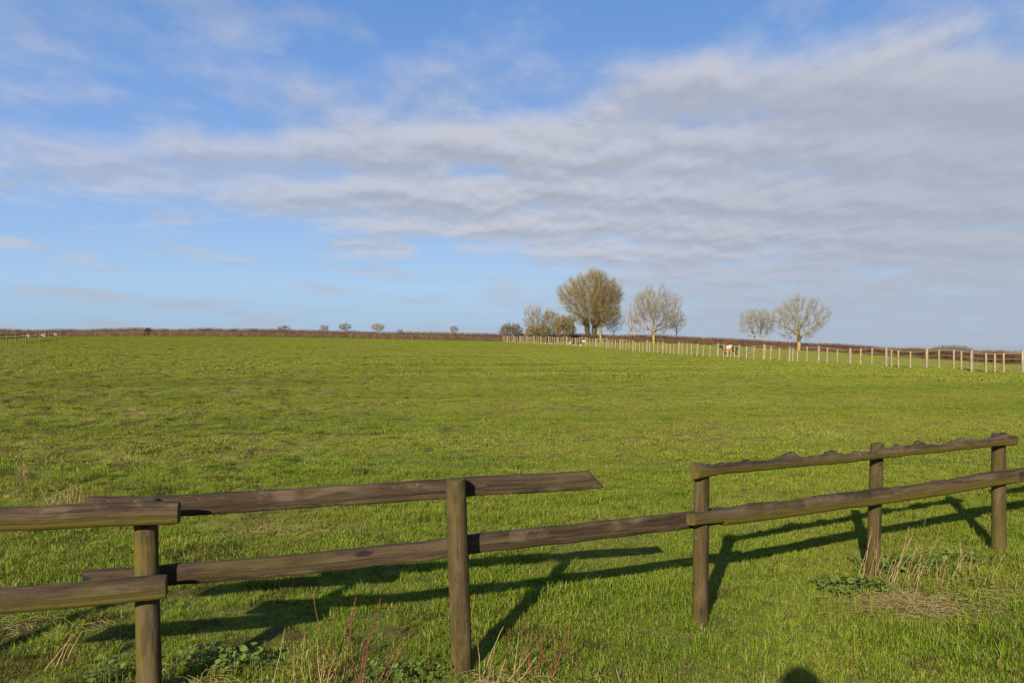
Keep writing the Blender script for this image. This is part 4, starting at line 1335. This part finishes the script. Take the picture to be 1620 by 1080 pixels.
stems_plant('fallen_twig', 'dark forked twig sticking out of the grass right of the red shoots', 'twig', gp(985, 1078), [(0, 0, -0.3, 0, 0.11), (0.01, 0, 0.15, 0, 0.07)], M_DRYTWIG, seed=13, branch=0.2, r0=0.006)
stems_plant('dry_stalks', 'scattered pale stalks in the grass behind the gap in the timber fence', 'stalks', gp(950, 840), spread(7, 0.3, 0.3, 0.2, 0, 0.06, 0.14), M_STRAW, seed=14, r0=0.0025)

def straw_mat(label, pos, wx, wy, n, seed, up=0.12):
    rg = np.random.default_rng(seed)
    a = rg.normal(0, 1, (n, 2)) * [wx, wy]
    A = np.stack([pos[0] + a[:, 0], pos[1] + a[:, 1], H(pos[0] + a[:, 0], pos[1] + a[:, 1]) + rg.uniform(0.0, 0.05, n)], 1)
    dv = np.stack([rg.normal(0.6, 0.8, n), rg.normal(-0.2, 0.5, n), rg.normal(up, 0.30, n)], 1); dv /= np.linalg.norm(dv, axis=1, keepdims=True)
    L = rg.uniform(0.06, 0.2, (n, 1))
    B = A + dv * L * 0.5; Cc = B + (dv + [0, 0, -0.5]) * L * 0.5
    V, Fc = merge([prisms(A, B, 0.0014, 0.0014, 3), prisms(B, Cc, 0.0014, 0.0007, 3)])
    o = mesh_obj('dry_grass_tuft', V, Fc, M_STRAW, origin=pos)
    tag(o, label, 'dry grass', kind='stuff')
straw_mat('flattened tuft of straw-coloured dead grass in front of the fourth fence post', gp(1440, 962), 0.26, 0.13, 430, 1, 0.35)
straw_mat('thin patch of dead straw grass at the foot of the second fence post', gp(800, 1085), 0.18, 0.06, 110, 2)
straw_mat('small dry straw patch near the right picture edge in front of the fifth fence post', gp(1575, 935), 0.2, 0.14, 130, 3)
straw_mat('dead brownish grass tangle at lower left beneath the rails', gp(60, 1000), 0.22, 0.14, 110, 4)
straw_mat('dry grass scatter at the foot of the first fence post', gp(300, 1085), 0.16, 0.06, 80, 5)
straw_mat('pale dry tangle in the grass behind the long middle rails', gp(440, 845), 0.25, 0.14, 170, 6)

def weed(label, pos, wx, wy, n, size, seed):
    rg = np.random.default_rng(seed)
    root = empty('leafy_weed', pos, label, 'weed')
    a = np.clip(rg.normal(0, 1, (n, 2)), -1.5, 1.5) * [wx, wy]
    x, y = pos[0] + a[:, 0], pos[1] + a[:, 1]
    z = H(x, y) + rg.uniform(0.03, 0.12, n)
    V = []; Fc = []
    for i in range(n):
        th = rg.uniform(0, 6.28); s = size * rg.uniform(0.5, 1.05)
        f = np.array([math.cos(th), math.sin(th), rg.uniform(-0.2, 1.0)]); f /= np.linalg.norm(f)
        sd = np.cross(f, [0, 0, 1]); sd /= np.linalg.norm(sd); upn = np.cross(sd, f)
        c = np.array([x[i], y[i], z[i]])
        b = len(V)
        for (q, wd_, dr) in ((0, 0.05, 0), (0.25, 0.42, 0.03), (0.55, 0.48, 0.03), (0.85, 0.22, -0.04), (1.0, 0.02, -0.1)):
            m_ = c + f * q * s + upn * dr * s
            V += [m_ - sd * wd_ * s + upn * 0.10 * wd_ * s, m_ - upn * 0.06 * s, m_ + sd * wd_ * s + upn * 0.10 * wd_ * s]
        for q in range(4):
            k = b + q * 3
            Fc += [(k, k + 1, k + 4, k + 3), (k + 1, k + 2, k + 5, k + 4)]
    k = max(6, n // 3); LV = np.array(V); LF = np.array(Fc)
    A = np.stack([x[:k], y[:k], z[:k] * 0 + H(x[:k], y[:k]) - 0.03], 1); B = np.stack([x[:k], y[:k], z[:k]], 1)
    V, Fc = merge([(LV, LF), prisms(A, B, 0.0025, 0.002, 4)])
    mesh_obj('foliage', V, Fc, M_LEAF, root)
weed('patch of rounded green weed leaves right of the first fence post', gp(365, 1060), 0.16, 0.07, 150, 0.042, 1)
weed('small green weed patch beside the foot of the first fence post on its left', gp(165, 1082), 0.07, 0.05, 60, 0.038, 2)
weed('dark nettle patch left of the fourth fence post', gp(1345, 938), 0.14, 0.09, 150, 0.046, 3)
weed('dark green weed patch to the right of the fourth fence post among dry stalks', gp(1425, 905), 0.20, 0.10, 170, 0.044, 4)
weed('green weed patch between the tall red shoots and the second fence post', gp(632, 1085), 0.13, 0.06, 100, 0.036, 5)
weed('scattered green weed leaves in front of the fifth fence post', gp(1525, 895), 0.18, 0.10, 90, 0.04, 6)
o_shrub, _s = None, None
def fence_shrub():
    p = at_fence(1187, 1.0)
    tree('shrub', 'little pale bare shrub beside a stake of the stock fence, right of the cows', 'shrub', p, 1.45, (0.45, 0.55, 0.4), 61, M_TWIG_GR, M_TWIG_GR, trunk_r=0.035, npts=60, twig_n=1,
         twig_r=0.012, twig_len=(0.1, 0.25), step=0.15, crown_low=0.3, fork=0.3)
fence_shrub()

# ------------------------------------------------------------------ grass: instanced turf pieces
def turf(name, size, n, hmin, hmax, wid, seed, clump=0.0, droop=1.0, worn=0.0):
    rg = np.random.default_rng(seed)
    xy = rg.uniform(-size / 2, size / 2, (n, 2))
    if clump:
        k = max(3, int(n / 22))
        cc = rg.uniform(-size / 2, size / 2, (k, 2))
        pick = rg.integers(0, k, n)
        xy = np.where(rg.random((n, 1)) < clump, cc[pick] + rg.normal(0, size * 0.05, (n, 2)), xy)
    th = rg.uniform(0, 6.283, n)
    L = rg.uniform(hmin, hmax, n) * (0.75 + 0.6 * rg.random(n))
    phi = np.radians(np.clip(rg.normal(48, 24, n) * droop, 6, 86))          # lean from the vertical
    phi2 = np.minimum(phi * 1.55, np.radians(98))
    wv = wid * rg.uniform(0.6, 1.3, n)
    f = np.stack([np.cos(th), np.sin(th)], 1)
    s = np.stack([-np.sin(th), np.cos(th)], 1)
    V = np.zeros((n, 5, 3))
    V[:, 0, :2] = xy - s * wv[:, None] / 2; V[:, 1, :2] = xy + s * wv[:, None] / 2
    V[:, 0:2, 2] = -0.010
    r1 = L * 0.55 * np.sin(phi); z1 = L * 0.55 * np.cos(phi)
    r2 = r1 + L * 0.45 * np.sin(phi2); z2 = z1 + L * 0.45 * np.cos(phi2)
    m_ = xy + f * r1[:, None]
    V[:, 2, :2] = m_ + s * wv[:, None] * 0.42; V[:, 3, :2] = m_ - s * wv[:, None] * 0.42
    V[:, 2:4, 2] = (z1 + 0.004)[:, None]
    tw = rg.normal(0, 0.18, n)
    V[:, 4, :2] = xy + f * r2[:, None] + s * (L * tw)[:, None]
    V[:, 4, 2] = np.maximum(z2, 0.003)
    b = (np.arange(n) * 5)[:, None]
    T1 = np.concatenate([np.concatenate([b, b + 1, b + 2], 1), np.concatenate([b, b + 2, b + 3], 1), np.concatenate([b + 3, b + 2, b + 4], 1)], 0)
    tint = np.repeat(rg.random(n) * (1 - worn) + worn * rg.uniform(0.55, 1.0, n), 5)
    return mesh_obj(name, V.reshape(-1, 3), T1, M_GRASS, attrs={'tint': tint}, do_link=False, smooth=True)

def grass_layer(objname, pieces, pts, scl, idx, span):
    col = bpy.data.collections.new(objname + '_pieces')
    for o in pieces:
        col.objects.link(o)
    n = len(pts)
    me = bpy.data.meshes.new(objname)
    me.vertices.add(n)
    me.vertices.foreach_set('co', pts.astype(np.float32).ravel())
    rot = rng.uniform(0, 6.283, n)
    sx = (H(pts[:, 0] + span, pts[:, 1]) - H(pts[:, 0] - span, pts[:, 1])) / (2 * span)
    sy = (H(pts[:, 0], pts[:, 1] + span) - H(pts[:, 0], pts[:, 1] - span)) / (2 * span)
    rx = np.arctan(-np.sin(rot) * sx + np.cos(rot) * sy); ry = -np.arctan(np.cos(rot) * sx + np.sin(rot) * sy)
    for nm, typ, arr in (('rot', 'FLOAT', rot), ('scl', 'FLOAT', scl), ('tilt_x', 'FLOAT', rx), ('tilt_y', 'FLOAT', ry)):
        a = me.attributes.new(nm, typ, 'POINT'); a.data.foreach_set('value', arr.astype(np.float32))
    a = me.attributes.new('idx', 'INT', 'POINT'); a.data.foreach_set('value', idx.astype(np.int32))
    me.update()
    ob = link(bpy.data.objects.new(objname, me))
    tag(ob, kind='stuff')
    ng = bpy.data.node_groups.new(objname, 'GeometryNodeTree')
    ng.interface.new_socket('Geometry', in_out='INPUT', socket_type='NodeSocketGeometry')
    ng.interface.new_socket('Geometry', in_out='OUTPUT', socket_type='NodeSocketGeometry')
    gi = ng.nodes.new('NodeGroupInput'); go = ng.nodes.new('NodeGroupOutput')
    ci = ng.nodes.new('GeometryNodeCollectionInfo'); ci.inputs['Collection'].default_value = col
    ci.inputs['Separate Children'].default_value = True; ci.inputs['Reset Children'].default_value = True
    iop = ng.nodes.new('GeometryNodeInstanceOnPoints')
    iop.inputs['Pick Instance'].default_value = True
    def named(nm, typ):
        q = ng.nodes.new('GeometryNodeInputNamedAttribute'); q.data_type = typ; q.inputs['Name'].default_value = nm
        return q.outputs['Attribute']
    cx = ng.nodes.new('ShaderNodeCombineXYZ')
    L = ng.links.new
    L(named('rot', 'FLOAT'), cx.inputs[2]); L(named('tilt_x', 'FLOAT'), cx.inputs[0]); L(named('tilt_y', 'FLOAT'), cx.inputs[1])
    L(gi.outputs[0], iop.inputs['Points'])
    L(ci.outputs[0], iop.inputs['Instance'])
    L(named('idx', 'INT'), iop.inputs['Instance Index'])
    L(cx.outputs[0], iop.inputs['Rotation'])
    L(named('scl', 'FLOAT'), iop.inputs['Scale'])
    L(iop.outputs[0], go.inputs[0])
    md = ob.modifiers.new('turf', 'NODES'); md.node_group = ng
    return ob

def scatter(y0, y1, sp, margin, jit=0.5):
    ys = np.arange(y0, y1, sp)
    P_ = []
    for y in ys:
        hw = 0.70 * y + margin
        xs = np.arange(-hw, hw, sp)
        P_.append(np.stack([xs, np.full_like(xs, y)], 1))
    P_ = np.concatenate(P_)
    P_ += rng.uniform(-jit, jit, P_.shape) * sp
    return P_

def bare(x, y):
    """worn, thin places"""
    return fbm(x * 0.9 + 40, y * 0.9 + 11, 4)

def build_grass():
    # near
    near = [turf('turf_short_a', 0.42, 1050, 0.013, 0.031, 0.0034, 1, 0.3, 1.1), turf('turf_short_b', 0.42, 1050, 0.012, 0.034, 0.0034, 2, 0.5, 1.15),
            turf('turf_short_c', 0.42, 950, 0.014, 0.037, 0.0034, 3, 0.6, 1.12), turf('turf_long_a', 0.34, 460, 0.025, 0.062, 0.0038, 4, 0.85, 1.1), turf('turf_long_b', 0.28, 320, 0.045, 0.105, 0.0040, 5, 0.9, 1.0),
            turf('turf_worn', 0.36, 480, 0.010, 0.032, 0.0032, 6, 0.3, 1.45, 0.85)]
    p = scatter(1.9, 10.5, 0.17, 1.6)
    x, y = p[:, 0], p[:, 1]
    b = bare(x, y)
    t = fbm(x * 2.1 + 7, y * 2.1 + 70, 3)
    keep = np.ones(len(p), bool)
    rough = np.clip(0.5 - x / np.maximum(y, 1) * 0.9, 0.1, 1.0)         # rougher towards the left
    idx = rng.integers(0, 3, len(p))
    idx = np.where((t > 0.60 - 0.06 * rough), np.where(rng.random(len(p)) < 0.25 + 0.35 * rough, 3, idx), idx)
    idx = np.where((t > 0.66) & (rng.random(len(p)) < 0.30 * rough), 4, idx)
    b2 = bare(x * 1.8 + 5, y * 1.8)
    worn = (b2 > 0.60) & (b > 0.45)
    idx = np.where(worn, 5, idx)
    scl = rng.uniform(0.75, 1.15, len(p)) * (0.75 + 0.9 * np.clip(t - 0.3, 0, 0.5))
    z = H(x, y)
    pts = np.stack([x, y, z], 1)
    # rank grass along the fence foot
    fx = np.array([-3.3, -1.77, -0.28, 1.163, 2.70, 4.056, 5.45]); fy = np.array([3.46, 3.80, 4.14, 4.81, 5.81, 6.51, 7.28])
    dist = np.abs(y - np.interp(x, fx, fy))
    nearf = (dist < 0.28) & (rng.random(len(p)) < 0.30)
    idx = np.where(nearf, np.where(rng.random(len(p)) < 0.75, 3, 4), idx)
    keep &= ~((y < 2.3) & (np.abs(x) < 0.0))
    grass_layer('grass', near, pts[keep], scl[keep], idx[keep], 0.14)
    # middle distance
    midp = [turf('turf_mid_a', 0.62, 560, 0.012, 0.029, 0.0072, 11, 0.4, 1.15), turf('turf_mid_b', 0.62, 560, 0.013, 0.032, 0.0072, 12, 0.6, 1.15), turf('turf_mid_c', 0.46, 280, 0.024, 0.060, 0.008, 13, 0.85, 1.05),
            turf('turf_mid_worn', 0.42, 190, 0.012, 0.030, 0.0065, 14, 0.3, 1.45, 0.85)]
    p = scatter(10.0, 34, 0.27, 2.5)
    x, y = p[:, 0], p[:, 1]
    t = fbm(x * 2.2 + 7, y * 2.2 + 70, 3)
    keep = np.ones(len(p), bool)
    worn = bare(x * 2.2, y * 2.2) > 0.60 + 0.10 * np.clip(x / y + 0.1, 0, 1)
    idx = rng.integers(0, 2, len(p)); idx = np.where((t > 0.60) & (rng.random(len(p)) < 0.35), 2, idx)
    idx = np.where(worn, 3, idx)
    scl = rng.uniform(0.75, 1.15, len(p)) * (0.75 + 0.9 * np.clip(t - 0.3, 0, 0.5))
    pts = np.stack([x, y, H(x, y)], 1)
    grass_layer('middle_grass', midp, pts[keep], scl[keep], idx[keep], 0.22)
    # far
    farp = [turf('turf_far_a', 1.5, 460, 0.02, 0.045, 0.028, 21, 0.3, 1.15), turf('turf_far_b', 1.5, 460, 0.02, 0.048, 0.028, 22, 0.5, 1.15), turf('turf_far_c', 1.2, 260, 0.03, 0.075, 0.030, 23, 0.85, 1.1)]
    p = scatter(33, 196, 0.62, 6.0)
    x, y = p[:, 0], p[:, 1]
    u = x / y * F + 810
    keep = y < hedgeY(u) + 8
    t = fbm(x * 0.35 + 7, y * 0.5 + 70, 3)
    idx = rng.integers(0, 2, len(p)); idx = np.where((t > 0.60) & (rng.random(len(p)) < 0.4), 2, idx)
    scl = rng.uniform(0.75, 1.15, len(p)) * (0.75 + 0.9 * np.clip(t - 0.3, 0, 0.5))
    pts = np.stack([x, y, H(x, y)], 1)
    grass_layer('far_grass', farp, pts[keep], scl[keep], idx[keep], 0.5)
build_grass()
